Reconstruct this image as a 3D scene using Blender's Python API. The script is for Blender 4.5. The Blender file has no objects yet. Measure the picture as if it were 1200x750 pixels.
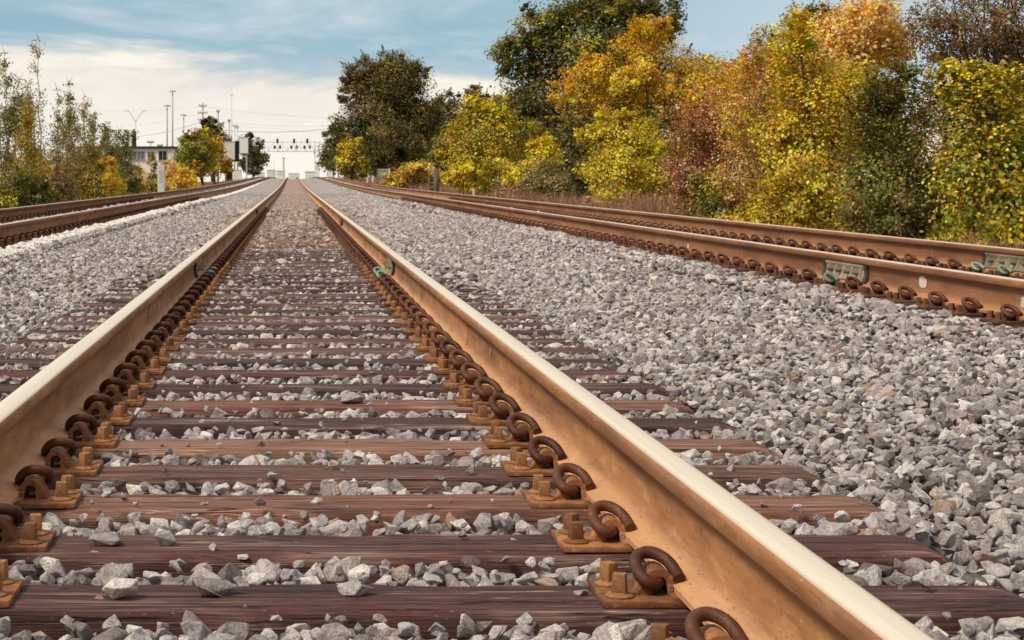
import bpy, bmesh, math, random
import numpy as np
from mathutils import Vector, Matrix, noise as mnoise

random.seed(7)
rng = np.random.default_rng(7)
PI = math.pi
R = math.radians
scene = bpy.context.scene
C = scene.collection

# ------------------------------------------------------------------ camera
CAM_H = 0.786
FPX = 2155.0          # focal length in photo pixels (1200 wide)
VX, VY = 342.3, 208.0 # where the straight track vanishes
cam = bpy.data.cameras.new('camera')
cam.sensor_width = 36
cam.lens = 36 * FPX / 1200
cam.shift_x = (600 - VX) / 1200
cam.shift_y = -(375 - VY) / 1200
cam.clip_start = 0.05
cam.clip_end = 6000
cam.dof.use_dof = True
cam.dof.focus_distance = 5.0
cam.dof.aperture_fstop = 24
co = bpy.data.objects.new('camera', cam)
co.location = (0, 0, CAM_H)
co.rotation_euler = (PI / 2, 0, 0)
C.objects.link(co)
scene.camera = co

# ------------------------------------------------------------------ terrain profile
def sstep(a, b, x):
    t = min(1, max(0, (x - a) / (b - a)))
    return t * t * (3 - 2 * t)

def gz(Y):
    """height of the line along the track: flat, a slow rise to a crest, then falling away"""
    if Y <= 265:
        return 0.60 * sstep(70, 265, Y)
    d = Y - 265
    if d < 300:
        return 0.60 - 2e-5 * d * d
    if d < 900:
        return 0.60 - 1.8 - 0.012 * (d - 300)
    return 0.60 - 1.8 - 7.2

MID, RGT, LFT = 0.026, 4.34, -3.87     # track centres
SIDE_Z = 0.08                          # side tracks stand a little higher
HALF = 0.755                           # rail centre to track centre
TIE = 0.495
TRACKS = {'middle': (MID, 0.0), 'right': (RGT, SIDE_Z), 'left': (LFT, SIDE_Z)}

def lerp_tab(tab, x):
    for (x0, z0), (x1, z1) in zip(tab, tab[1:]):
        if x <= x1:
            t = (x - x0) / (x1 - x0)
            return z0 + (z1 - z0) * max(0, min(1, t))
    return tab[-1][1]

CS = [(-60, -0.5), (-9, -0.42), (-6.5, -0.38), (-5.55, 0.03), (-3.9, 0.05), (-2.6, 0.055), (-1.9, 0.02),
      (-1.42, -0.02), (-1.0, -0.03), (0.0, -0.03), (1.05, -0.03), (1.48, -0.02), (2.0, 0.02), (2.9, 0.06),
      (4.3, 0.05), (6.0, 0.03), (6.95, -0.38), (9.5, -0.42), (60, -0.5)]
def stone_level(X, Y):
    return lerp_tab(CS, X)

# ------------------------------------------------------------------ node helpers
def mat(name):
    m = bpy.data.materials.new(name)
    m.use_nodes = True
    nt = m.node_tree
    return m, nt, nt.nodes['Principled BSDF']

def N(nt, typ, **kw):
    n = nt.nodes.new(typ)
    for k, v in kw.items():
        if k.startswith('i_'):
            n.inputs[k[2:].replace('_', ' ')].default_value = v
        else:
            setattr(n, k, v)
    return n

def L(nt, a, b):
    nt.links.new(a, b)

def ramp(nt, fac, stops, interp='LINEAR'):
    r = nt.nodes.new('ShaderNodeValToRGB')
    r.color_ramp.interpolation = interp
    el = r.color_ramp.elements
    while len(el) < len(stops):
        el.new(0.5)
    for e, (p, c) in zip(el, stops):
        e.position = p
        e.color = (*c, 1) if len(c) == 3 else c
    L(nt, fac, r.inputs['Fac'])
    return r.outputs['Color']

def mixc(nt, fac, a, b, blend='MIX'):
    n = nt.nodes.new('ShaderNodeMix')
    n.data_type = 'RGBA'
    n.blend_type = blend
    for s, v in ((n.inputs[0], fac), (n.inputs[6], a), (n.inputs[7], b)):
        if hasattr(v, 'links') or hasattr(v, 'is_linked'):
            L(nt, v, s)
        elif isinstance(v, (int, float)):
            s.default_value = v
        else:
            s.default_value = (*v, 1)
    return n.outputs[2]

def mth(nt, op, a, b=None, c=None, clamp=False):
    n = nt.nodes.new('ShaderNodeMath')
    n.operation = op
    n.use_clamp = clamp
    for s, v in zip(n.inputs, (a, b, c)):
        if v is None:
            continue
        if hasattr(v, 'is_linked'):
            L(nt, v, s)
        else:
            s.default_value = v
    return n.outputs[0]

def mrange(nt, v, a, b, c=0.0, d=1.0, smooth=False):
    n = nt.nodes.new('ShaderNodeMapRange')
    if smooth:
        n.interpolation_type = 'SMOOTHSTEP'
    L(nt, v, n.inputs[0])
    for i, x in zip((1, 2, 3, 4), (a, b, c, d)):
        n.inputs[i].default_value = x
    return n.outputs[0]

def coords(nt, kind='Object', scale=(1, 1, 1)):
    tc = nt.nodes.new('ShaderNodeTexCoord')
    mp = nt.nodes.new('ShaderNodeMapping')
    mp.inputs['Scale'].default_value = scale
    L(nt, tc.outputs[kind], mp.inputs['Vector'])
    return mp.outputs['Vector']

def noise(nt, vec, scale, detail=4, rough=0.55, dist=0.0):
    n = nt.nodes.new('ShaderNodeTexNoise')
    n.inputs['Scale'].default_value = scale
    n.inputs['Detail'].default_value = detail
    n.inputs['Roughness'].default_value = rough
    n.inputs['Distortion'].default_value = dist
    L(nt, vec, n.inputs['Vector'])
    return n.outputs['Fac']

def bump(nt, h, bsdf, strength=0.3, dist=0.01):
    b = nt.nodes.new('ShaderNodeBump')
    b.inputs['Strength'].default_value = strength
    b.inputs['Distance'].default_value = dist
    L(nt, h, b.inputs['Height'])
    L(nt, b.outputs['Normal'], bsdf.inputs['Normal'])

# ------------------------------------------------------------------ materials
def rust_mat(name, c_lo, c_mid, c_hi, scale=30, rough=0.75, stretch=(1, 1, 1), bumpd=0.002, streak=False):
    m, nt, b = mat(name)
    v = coords(nt, 'Object', stretch)
    f = noise(nt, v, scale, 6, 0.65)
    col = ramp(nt, f, [(0.22, c_lo), (0.46, c_mid), (0.54, c_mid), (0.80, c_hi)])
    g = noise(nt, v, scale * 0.15, 3)
    col = mixc(nt, mrange(nt, g, 0.35, 0.7), col, mixc(nt, 1.0, col, (0.62, 0.56, 0.55), 'MULTIPLY'))
    if streak:
        tcx = nt.nodes.new('ShaderNodeTexCoord'); sxyz = nt.nodes.new('ShaderNodeSeparateXYZ')
        L(nt, tcx.outputs['Object'], sxyz.inputs[0])
        # rain streaks down the web, long stains along it, painted shade with grey stain under the head, flaking specks
        sn = noise(nt, coords(nt, 'Object', (16, 2.6, 16)), 1.0, 8, 0.68)
        col = mixc(nt, mrange(nt, sn, 0.54, 0.72, 0, 0.30), col, mixc(nt, 1.0, col, (0.55, 0.50, 0.50), 'MULTIPLY'))
        col = mixc(nt, mrange(nt, sn, 0.46, 0.32, 0, 0.2), col, c_hi)
        vs_ = noise(nt, coords(nt, 'Object', (2, 7, 0.8)), 1.0, 3, 0.5)
        col = mixc(nt, mrange(nt, vs_, 0.62, 0.74, 0, 0.16), col, c_hi)
        lg = noise(nt, coords(nt, 'Object', (3, 0.9, 8)), 1.0, 7, 0.66)
        col = mixc(nt, mrange(nt, lg, 0.48, 0.62, 0, 0.62), col, mixc(nt, 1.0, col, (0.62, 0.60, 0.66), 'MULTIPLY'))
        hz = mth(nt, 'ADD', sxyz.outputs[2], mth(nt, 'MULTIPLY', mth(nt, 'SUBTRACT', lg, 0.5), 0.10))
        head_shade = mth(nt, 'MULTIPLY', mrange(nt, hz, 0.085, 0.135, 0, 1, True), mrange(nt, sxyz.outputs[2], 0.138, 0.150, 1, 0.12))
        col = mixc(nt, mth(nt, 'MULTIPLY', head_shade, 0.55), col, mixc(nt, 1.0, c_lo, (0.75, 0.85, 1.1), 'MULTIPLY'))
        foot = mrange(nt, sxyz.outputs[2], 0.045, 0.018, 0, 0.45, True)  # foot painted lighter than the web, as a highlight
        col = mixc(nt, foot, col, tuple(min(0.85, q * 1.12) for q in c_hi))
        fl = noise(nt, coords(nt, 'Object', (1, 0.22, 1)), 190, 3, 0.6)
        col = mixc(nt, mrange(nt, fl, 0.62, 0.68, 0, 0.75), col, c_lo)
        col = mixc(nt, mrange(nt, fl, 0.33, 0.28, 0, 0.6), col, tuple(min(0.9, q * 1.2) for q in c_hi))
    oi = nt.nodes.new('ShaderNodeObjectInfo')
    if not streak:
        col = mixc(nt, 1.0, col, ramp(nt, oi.outputs['Random'], [(0, (0.62, 0.58, 0.56)), (0.5, (1, 1, 1)), (1, (1.25, 1.2, 1.15))]), 'MULTIPLY')
        col = mixc(nt, mrange(nt, noise(nt, v, scale * 2.2, 4, 0.7), 0.60, 0.70, 0, 0.7), col, c_lo)
    L(nt, col, b.inputs['Base Color'])
    b.inputs['Roughness'].default_value = rough
    b.inputs['Specular IOR Level'].default_value = 0.25
    bump(nt, noise(nt, v, scale * 3, 5), b, 0.5, bumpd)
    return m

M = {}
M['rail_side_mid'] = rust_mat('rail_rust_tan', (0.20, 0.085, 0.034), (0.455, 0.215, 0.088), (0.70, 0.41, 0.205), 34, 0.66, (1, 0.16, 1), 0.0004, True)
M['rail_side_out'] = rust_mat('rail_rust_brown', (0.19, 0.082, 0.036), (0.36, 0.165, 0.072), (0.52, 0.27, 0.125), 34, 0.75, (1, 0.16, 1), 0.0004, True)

def steel_top(name, col, worn):
    m, nt, b = mat(name)
    v = coords(nt, 'Object', (30, 0.4, 1))
    f = noise(nt, v, 3.0, 5, 0.6)
    c = ramp(nt, f, [(0.25, tuple(x * 0.86 for x in col)), (0.55, col), (0.8, tuple(min(1, x * 1.05) for x in col))])
    v2 = coords(nt, 'Object', (60, 0.9, 1))
    sp = noise(nt, v2, 6.0, 5, 0.7)
    c = mixc(nt, mrange(nt, sp, 0.60, 0.72, 0, worn), c, (0.50, 0.29, 0.13))
    # rust creeping in from the two corners of the head
    x = nt.nodes.new('ShaderNodeTexCoord')
    sx = nt.nodes.new('ShaderNodeSeparateXYZ')
    L(nt, x.outputs['Object'], sx.inputs[0])
    ax = mth(nt, 'ABSOLUTE', sx.outputs[0])
    edge = mrange(nt, mth(nt, 'ADD', ax, mth(nt, 'MULTIPLY', mth(nt, 'SUBTRACT', f, 0.5), 0.012)), 0.025, 0.034, 0, 0.85)
    c = mixc(nt, edge, c, (0.52, 0.28, 0.11))
    L(nt, c, b.inputs['Base Color'])
    b.inputs['Metallic'].default_value = 0.35
    L(nt, mrange(nt, sp, 0.3, 0.7, 0.26, 0.42), b.inputs['Roughness'])
    bump(nt, f, b, 0.12, 0.001)
    return m
M['rail_top_mid'] = steel_top('rail_running_surface', (0.98, 0.86, 0.66), 0.4)
M['rail_top_out'] = steel_top('rail_running_surface_dull', (0.92, 0.79, 0.64), 0.45)
M['plate'] = rust_mat('plate_rust', (0.085, 0.030, 0.014), (0.33, 0.145, 0.058), (0.66, 0.42, 0.23), 55, 0.7, (1, 1, 1), 0.004)
M['plate_dark'] = rust_mat('plate_rust_dark', (0.07, 0.03, 0.018), (0.16, 0.072, 0.038), (0.30, 0.155, 0.085), 30, 0.8)
M['spike'] = rust_mat('spike_rust', (0.10, 0.04, 0.018), (0.31, 0.15, 0.06), (0.62, 0.42, 0.22), 90, 0.7)
M['clip'] = rust_mat('clip_rust', (0.045, 0.016, 0.010), (0.105, 0.038, 0.020), (0.23, 0.10, 0.05), 50, 0.55)
M['green'] = rust_mat('clip_green_paint', (0.10, 0.075, 0.045), (0.21, 0.33, 0.25), (0.50, 0.64, 0.54), 60, 0.6)
M['jointbar'] = rust_mat('joint_bar_fibreglass', (0.14, 0.105, 0.06), (0.38, 0.325, 0.22), (0.78, 0.71, 0.56), 20, 0.5)
M['jointdark'] = rust_mat('joint_bar_dark_end', (0.018, 0.02, 0.012), (0.05, 0.05, 0.03), (0.10, 0.10, 0.07), 40, 0.5)
M['bolt'] = rust_mat('bolt_steel', (0.12, 0.085, 0.05), (0.26, 0.21, 0.14), (0.45, 0.40, 0.3), 60, 0.6)
M['whitepaint'] = rust_mat('white_paint_dab', (0.55, 0.47, 0.36), (0.78, 0.72, 0.62), (0.85, 0.81, 0.73), 50, 0.7)

def tie_mat():
    m, nt, b = mat('weathered_timber')
    oi = nt.nodes.new('ShaderNodeObjectInfo')
    tc = nt.nodes.new('ShaderNodeTexCoord')
    off = nt.nodes.new('ShaderNodeVectorMath'); off.operation = 'MULTIPLY_ADD'
    L(nt, oi.outputs['Random'], off.inputs[0]); off.inputs[1].default_value = (37, 11, 5)
    L(nt, tc.outputs['Object'], off.inputs[2])
    def mp(sc):
        n = nt.nodes.new('ShaderNodeMapping'); n.inputs['Scale'].default_value = sc
        L(nt, off.outputs[0], n.inputs['Vector']); return n.outputs['Vector']
    grain = noise(nt, mp((1.6, 60, 60)), 1.0, 6, 0.65, 0.3)
    fine = noise(nt, mp((5, 260, 260)), 1.0, 4, 0.6)
    broad = noise(nt, mp((2.2, 9, 9)), 1.0, 4, 0.6)
    base = oi.outputs['Color']
    dark = mixc(nt, 1.0, base, (0.40, 0.36, 0.36), 'MULTIPLY')
    lite = mixc(nt, 0.55, base, (0.50, 0.38, 0.31))
    col = mixc(nt, mrange(nt, grain, 0.35, 0.62), dark, base)
    col = mixc(nt, mrange(nt, fine, 0.5, 0.75, 0, 0.5), col, dark)
    w = mth(nt, 'MULTIPLY', mrange(nt, broad, 0.48, 0.68), mrange(nt, grain, 0.46, 0.60))
    col = mixc(nt, w, col, lite)
    # thin pale splintered lines
    spl = noise(nt, mp((1.1, 42, 42)), 1.0, 3, 0.5)
    ln = mth(nt, 'MULTIPLY', mrange(nt, mth(nt, 'ABSOLUTE', mth(nt, 'SUBTRACT', spl, 0.56)), 0.0, 0.011, 1, 0),
             mrange(nt, noise(nt, mp((1.7, 6, 6)), 1.0, 2), 0.5, 0.62))
    col = mixc(nt, mth(nt, 'MULTIPLY', ln, 0.8), col, (0.62, 0.50, 0.40))
    # open checks and splits running with the grain, knots, tar
    cr = noise(nt, mp((0.9, 26, 26)), 1.0, 5, 0.55, 0.15)
    crack = mrange(nt, mth(nt, 'ABSOLUTE', mth(nt, 'SUBTRACT', cr, 0.47)), 0.0, 0.010, 1, 0)
    crack = mth(nt, 'MULTIPLY', crack, mrange(nt, noise(nt, mp((2.6, 5, 5)), 1.0, 3), 0.40, 0.52))
    fib = noise(nt, mp((9, 420, 420)), 1.0, 3, 0.6)
    col = mixc(nt, mrange(nt, fib, 0.35, 0.65), mixc(nt, 1.0, col, (0.62, 0.58, 0.56), 'MULTIPLY'), mixc(nt, 1.0, col, (1.35, 1.30, 1.28), 'MULTIPLY'))
    speck = noise(nt, mp((60, 130, 130)), 1.0, 3, 0.6)
    col = mixc(nt, mrange(nt, speck, 0.66, 0.74, 0, 0.6), col, (0.40, 0.32, 0.27))
    tar = noise(nt, mp((3.2, 7, 7)), 1.0, 5, 0.6)
    col = mixc(nt, mrange(nt, tar, 0.56, 0.66, 0, 0.6), col, (0.030, 0.018, 0.016))
    col = mixc(nt, mth(nt, 'MULTIPLY', crack, 0.92), col, (0.010, 0.006, 0.005))
    L(nt, col, b.inputs['Base Color'])
    b.inputs['Roughness'].default_value = 0.72
    b.inputs['Specular IOR Level'].default_value = 0.3
    h = mth(nt, 'ADD', mth(nt, 'MULTIPLY', grain, 0.8), mth(nt, 'ADD', mth(nt, 'MULTIPLY', fine, 0.4), mth(nt, 'MULTIPLY', fib, 0.25)))
    h = mth(nt, 'SUBTRACT', h, mth(nt, 'MULTIPLY', crack, 1.6))
    bump(nt, h, b, 0.9, 0.007)
    return m
M['tie'] = tie_mat()

def stone_mat(name, inst=True):
    m, nt, b = mat(name)
    oi = nt.nodes.new('ShaderNodeObjectInfo')
    geo = nt.nodes.new('ShaderNodeNewGeometry')
    sp = nt.nodes.new('ShaderNodeSeparateXYZ')
    L(nt, geo.outputs['Position'], sp.inputs[0])
    r = oi.outputs['Random']
    col = ramp(nt, r, [(0.0, (0.17, 0.14, 0.128)), (0.10, (0.28, 0.238, 0.225)), (0.35, (0.41, 0.362, 0.355)), (0.60, (0.53, 0.482, 0.472)),
                       (0.80, (0.64, 0.59, 0.555)), (0.91, (0.80, 0.76, 0.70)), (0.97, (0.46, 0.38, 0.345)), (0.99, (0.42, 0.28, 0.19))])
    v = geo.outputs['Position']
    f1 = noise(nt, v, 45, 5, 0.65)
    col = mixc(nt, 1.0, col, ramp(nt, f1, [(0.28, (0.52, 0.49, 0.48)), (0.5, (1, 1, 1)), (0.72, (1.25, 1.24, 1.22))]), 'MULTIPLY')
    f2 = noise(nt, v, 260, 3, 0.6)
    col = mixc(nt, 1.0, col, ramp(nt, f2, [(0.34, (0.58, 0.56, 0.55)), (0.58, (1.08, 1.08, 1.08))]), 'MULTIPLY')
    # large patches: cleaner and dirtier stretches of ballast
    big = noise(nt, v, 0.55, 3, 0.6)
    col = mixc(nt, mrange(nt, big, 0.55, 0.75, 0, 0.4), col, mixc(nt, 1.0, col, (1.3, 1.28, 1.25), 'MULTIPLY'))
    col = mixc(nt, mrange(nt, big, 0.45, 0.25, 0, 0.5), col, mixc(nt, 1.0, col, (0.75, 0.70, 0.69), 'MULTIPLY'))
    # rust dust in and beside the middle track farther along
    dx = mth(nt, 'ABSOLUTE', mth(nt, 'SUBTRACT', sp.outputs[0], MID))
    rust = mth(nt, 'MULTIPLY', mrange(nt, dx, 0.95, 1.5, 1, 0, True), mrange(nt, sp.outputs[1], 16, 34, 0.0, 0.55))
    rust = mth(nt, 'MULTIPLY', rust, mrange(nt, noise(nt, v, 1.6, 3), 0.3, 0.6, 0.55, 1))
    col = mixc(nt, rust, col, (0.36, 0.22, 0.15))
    for cx in (RGT, LFT):
        for s in (-1, 1):
            d2 = mth(nt, 'ABSOLUTE', mth(nt, 'SUBTRACT', sp.outputs[0], cx + s * HALF))
            col = mixc(nt, mrange(nt, d2, 0.12, 0.34, 0.5, 0, True), col, (0.20, 0.125, 0.095))
    # pale spilled dust along the near side of the left track
    nv = noise(nt, v, 2.2, 4, 0.6)
    xx = mth(nt, 'ADD', sp.outputs[0], mth(nt, 'MULTIPLY', mth(nt, 'SUBTRACT', nv, 0.5), 0.22))
    st = mth(nt, 'MULTIPLY', mrange(nt, xx, -2.98, -2.92, 0, 1), mrange(nt, xx, -2.66, -2.58, 1, 0))
    st = mth(nt, 'MULTIPLY', st, mrange(nt, noise(nt, v, 7, 4, 0.7), 0.26, 0.38, 0.3, 0.98))
    st = mth(nt, 'MULTIPLY', st, mrange(nt, sp.outputs[1], 120, 200, 1, 0))
    col = mixc(nt, st, col, (0.86, 0.81, 0.75))
    L(nt, col, b.inputs['Base Color'])
    b.inputs['Roughness'].default_value = 0.85
    b.inputs['Specular IOR Level'].default_value = 0.35
    h = mth(nt, 'ADD', noise(nt, v, 110, 5, 0.7), mth(nt, 'MULTIPLY', f1, 1.2))
    bump(nt, h, b, 0.9, 0.008)
    return m, nt, b
M['stone'], _, _ = stone_mat('crushed_granite')

def bed_mat():
    # what lies below and far beyond the modelled stones
    m, nt, b = mat('ballast_bed')
    geo = nt.nodes.new('ShaderNodeNewGeometry')
    sp = nt.nodes.new('ShaderNodeSeparateXYZ')
    L(nt, geo.outputs['Position'], sp.inputs[0])
    v = geo.outputs['Position']
    vo = nt.nodes.new('ShaderNodeTexVoronoi')
    vo.inputs['Scale'].default_value = 16
    L(nt, v, vo.inputs['Vector'])
    sc = nt.nodes.new('ShaderNodeSeparateColor')
    L(nt, vo.outputs['Color'], sc.inputs[0])
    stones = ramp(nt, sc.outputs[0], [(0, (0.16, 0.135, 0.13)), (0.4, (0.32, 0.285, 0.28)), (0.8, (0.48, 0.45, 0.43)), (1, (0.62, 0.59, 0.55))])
    near = mixc(nt, noise(nt, v, 60, 4), (0.030, 0.022, 0.020), (0.075, 0.058, 0.052))  # near sheet painted dark, standing for shade in the gaps between stones
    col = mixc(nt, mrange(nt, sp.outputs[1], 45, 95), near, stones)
    dx = mth(nt, 'ABSOLUTE', mth(nt, 'SUBTRACT', sp.outputs[0], MID))
    rust = mth(nt, 'MULTIPLY', mrange(nt, dx, 0.95, 1.4, 1, 0, True), mrange(nt, sp.outputs[1], 16, 34, 0, 0.55))
    col = mixc(nt, rust, col, (0.36, 0.22, 0.15))
    for cx in (RGT, LFT):
        for s in (-1, 1):
            d2 = mth(nt, 'ABSOLUTE', mth(nt, 'SUBTRACT', sp.outputs[0], cx + s * HALF))
            col = mixc(nt, mrange(nt, d2, 0.12, 0.34, 0.6, 0, True), col, (0.17, 0.105, 0.08))
    nv = noise(nt, v, 2.2, 4, 0.6)
    xx = mth(nt, 'ADD', sp.outputs[0], mth(nt, 'MULTIPLY', mth(nt, 'SUBTRACT', nv, 0.5), 0.22))
    st = mth(nt, 'MULTIPLY', mrange(nt, xx, -2.98, -2.92, 0, 1), mrange(nt, xx, -2.66, -2.58, 1, 0))
    st = mth(nt, 'MULTIPLY', st, mrange(nt, noise(nt, v, 5, 4), 0.30, 0.42, 0, 0.95))
    st = mth(nt, 'MULTIPLY', st, mrange(nt, sp.outputs[1], 120, 200, 1, 0))
    col = mixc(nt, st, col, (0.84, 0.79, 0.72))
    L(nt, col, b.inputs['Base Color'])
    b.inputs['Roughness'].default_value = 0.95
    b.inputs['Specular IOR Level'].default_value = 0.1
    bump(nt, vo.outputs['Distance'], b, 0.8, 0.03)
    return m
M['bed'] = bed_mat()

def soil_mat():
    m, nt, b = mat('verge_soil')
    v = coords(nt, 'Object')
    f = noise(nt, v, 1.3, 6, 0.65)
    col = ramp(nt, f, [(0.3, (0.10, 0.075, 0.04)), (0.5, (0.19, 0.13, 0.07)), (0.7, (0.16, 0.15, 0.05))])
    L(nt, col, b.inputs['Base Color'])
    b.inputs['Roughness'].default_value = 1
    b.inputs['Specular IOR Level'].default_value = 0.1
    bump(nt, noise(nt, v, 14, 5), b, 0.8, 0.05)
    return m
M['soil'] = soil_mat()

def leaf_mat(name, trans=0.38):
    m = bpy.data.materials.new(name); m.use_nodes = True
    nt = m.node_tree; nt.nodes.clear()
    out = nt.nodes.new('ShaderNodeOutputMaterial')
    at = N(nt, 'ShaderNodeAttribute', attribute_name='col')
    d = nt.nodes.new('ShaderNodeBsdfDiffuse'); t = nt.nodes.new('ShaderNodeBsdfTranslucent')
    g = nt.nodes.new('ShaderNodeBsdfGlossy'); g.inputs['Roughness'].default_value = 0.45
    L(nt, at.outputs['Color'], d.inputs['Color'])
    L(nt, mixc(nt, 1.0, at.outputs['Color'], (1.0, 0.95, 0.6), 'MULTIPLY'), t.inputs['Color'])
    mx = nt.nodes.new('ShaderNodeMixShader'); mx.inputs[0].default_value = trans
    L(nt, d.outputs[0], mx.inputs[1]); L(nt, t.outputs[0], mx.inputs[2])
    m2 = nt.nodes.new('ShaderNodeMixShader'); m2.inputs[0].default_value = 0.03
    L(nt, mx.outputs[0], m2.inputs[1]); L(nt, g.outputs[0], m2.inputs[2])
    L(nt, m2.outputs[0], out.inputs['Surface'])
    return m
M['leaf'] = leaf_mat('autumn_leaf')

def simple(name, c0, c1, scale=8, rough=0.8, stretch=(1, 1, 1)):
    m, nt, b = mat(name)
    f = noise(nt, coords(nt, 'Object', stretch), scale, 5, 0.6)
    L(nt, ramp(nt, f, [(0.3, c0), (0.7, c1)]), b.inputs['Base Color'])
    b.inputs['Roughness'].default_value = rough
    b.inputs['Specular IOR Level'].default_value = 0.25
    return m
M['bark'] = simple('bark', (0.035, 0.022, 0.015), (0.12, 0.085, 0.06), 14, 0.9, (1, 1, 0.3))
M['palebark'] = simple('pale_bark', (0.22, 0.16, 0.11), (0.42, 0.34, 0.26), 12, 0.9, (1, 1, 0.3))
M['purplebark'] = simple('purple_bark', (0.13, 0.06, 0.055), (0.27, 0.15, 0.13), 12, 0.9, (1, 1, 0.3))
M['oldwood'] = simple('grey_post_wood', (0.10, 0.065, 0.05), (0.26, 0.18, 0.15), 10, 0.9, (6, 6, 0.6))
M['whitepost'] = simple('white_post_paint', (0.52, 0.53, 0.44), (0.72, 0.72, 0.62), 5, 0.7)
M['whitewall'] = simple('white_render_wall', (0.84, 0.80, 0.73), (0.90, 0.86, 0.79), 1.5, 0.9)
M['darkroof'] = simple('dark_roof_edge', (0.03, 0.025, 0.022), (0.06, 0.05, 0.045), 3, 0.8)
M['brick'] = simple('dark_brick', (0.025, 0.012, 0.012), (0.06, 0.03, 0.028), 6, 0.9)
M['winglass'] = simple('window_glass_dark', (0.16, 0.13, 0.115), (0.28, 0.24, 0.21), 1.2, 0.25)
M['opening'] = simple('dark_opening', (0.03, 0.022, 0.018), (0.06, 0.045, 0.04), 2, 0.8)
M['pole'] = simple('galvanised_pole', (0.38, 0.40, 0.44), (0.48, 0.50, 0.54), 3, 0.5)
M['woodpole'] = simple('utility_pole_wood', (0.36, 0.31, 0.30), (0.46, 0.40, 0.38), 3, 0.8)
M['hazepole'] = simple('far_pole_steel_hazed', (0.58, 0.56, 0.55), (0.68, 0.66, 0.64), 3, 0.6)  # paler than bare steel: distance haze painted into the colour
M['wire'] = simple('cable', (0.42, 0.46, 0.52), (0.50, 0.54, 0.60), 3, 0.6)
M['black'] = simple('black_casing', (0.006, 0.005, 0.006), (0.014, 0.011, 0.012), 4, 0.6)
M['signalhead'] = simple('signal_head_paint', (0.08, 0.10, 0.14), (0.15, 0.18, 0.23), 4, 0.6)
M['gantry'] = simple('gantry_steel_hazed', (0.60, 0.62, 0.67), (0.70, 0.72, 0.75), 3, 0.5)  # steel colour lightened to paint in the haze
M['farwall'] = simple('far_building_wall_hazed', (0.93, 0.87, 0.79), (0.95, 0.90, 0.83), 0.5, 0.9)  # near-white wall colour carries painted atmospheric haze
M['farwallb_haze'] = simple('far_building_wall_grey_hazed', (0.86, 0.80, 0.73), (0.92, 0.86, 0.79), 0.5, 0.9)  # greyer wall, also paled to imitate haze
M['board'] = simple('board_panel', (0.50, 0.47, 0.43), (0.84, 0.81, 0.76), 5, 0.6, (3, 1, 0.4))
M['boardplain'] = simple('board_panel_plain', (0.78, 0.75, 0.70), (0.84, 0.82, 0.77), 3, 0.6)
M['galv'] = simple('fence_galvanised', (0.50, 0.47, 0.42), (0.66, 0.63, 0.57), 5, 0.6)
def red_lamp():
    m, nt, b = mat('red_signal_lens')
    f = noise(nt, coords(nt), 20, 2)
    L(nt, ramp(nt, f, [(0.3, (0.8, 0.10, 0.06)), (0.7, (0.9, 0.16, 0.10))]), b.inputs['Base Color'])
    b.inputs['Emission Color'].default_value = (1.0, 0.30, 0.20, 1)
    b.inputs['Emission Strength'].default_value = 0.9
    return m
M['red'] = red_lamp()

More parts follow.
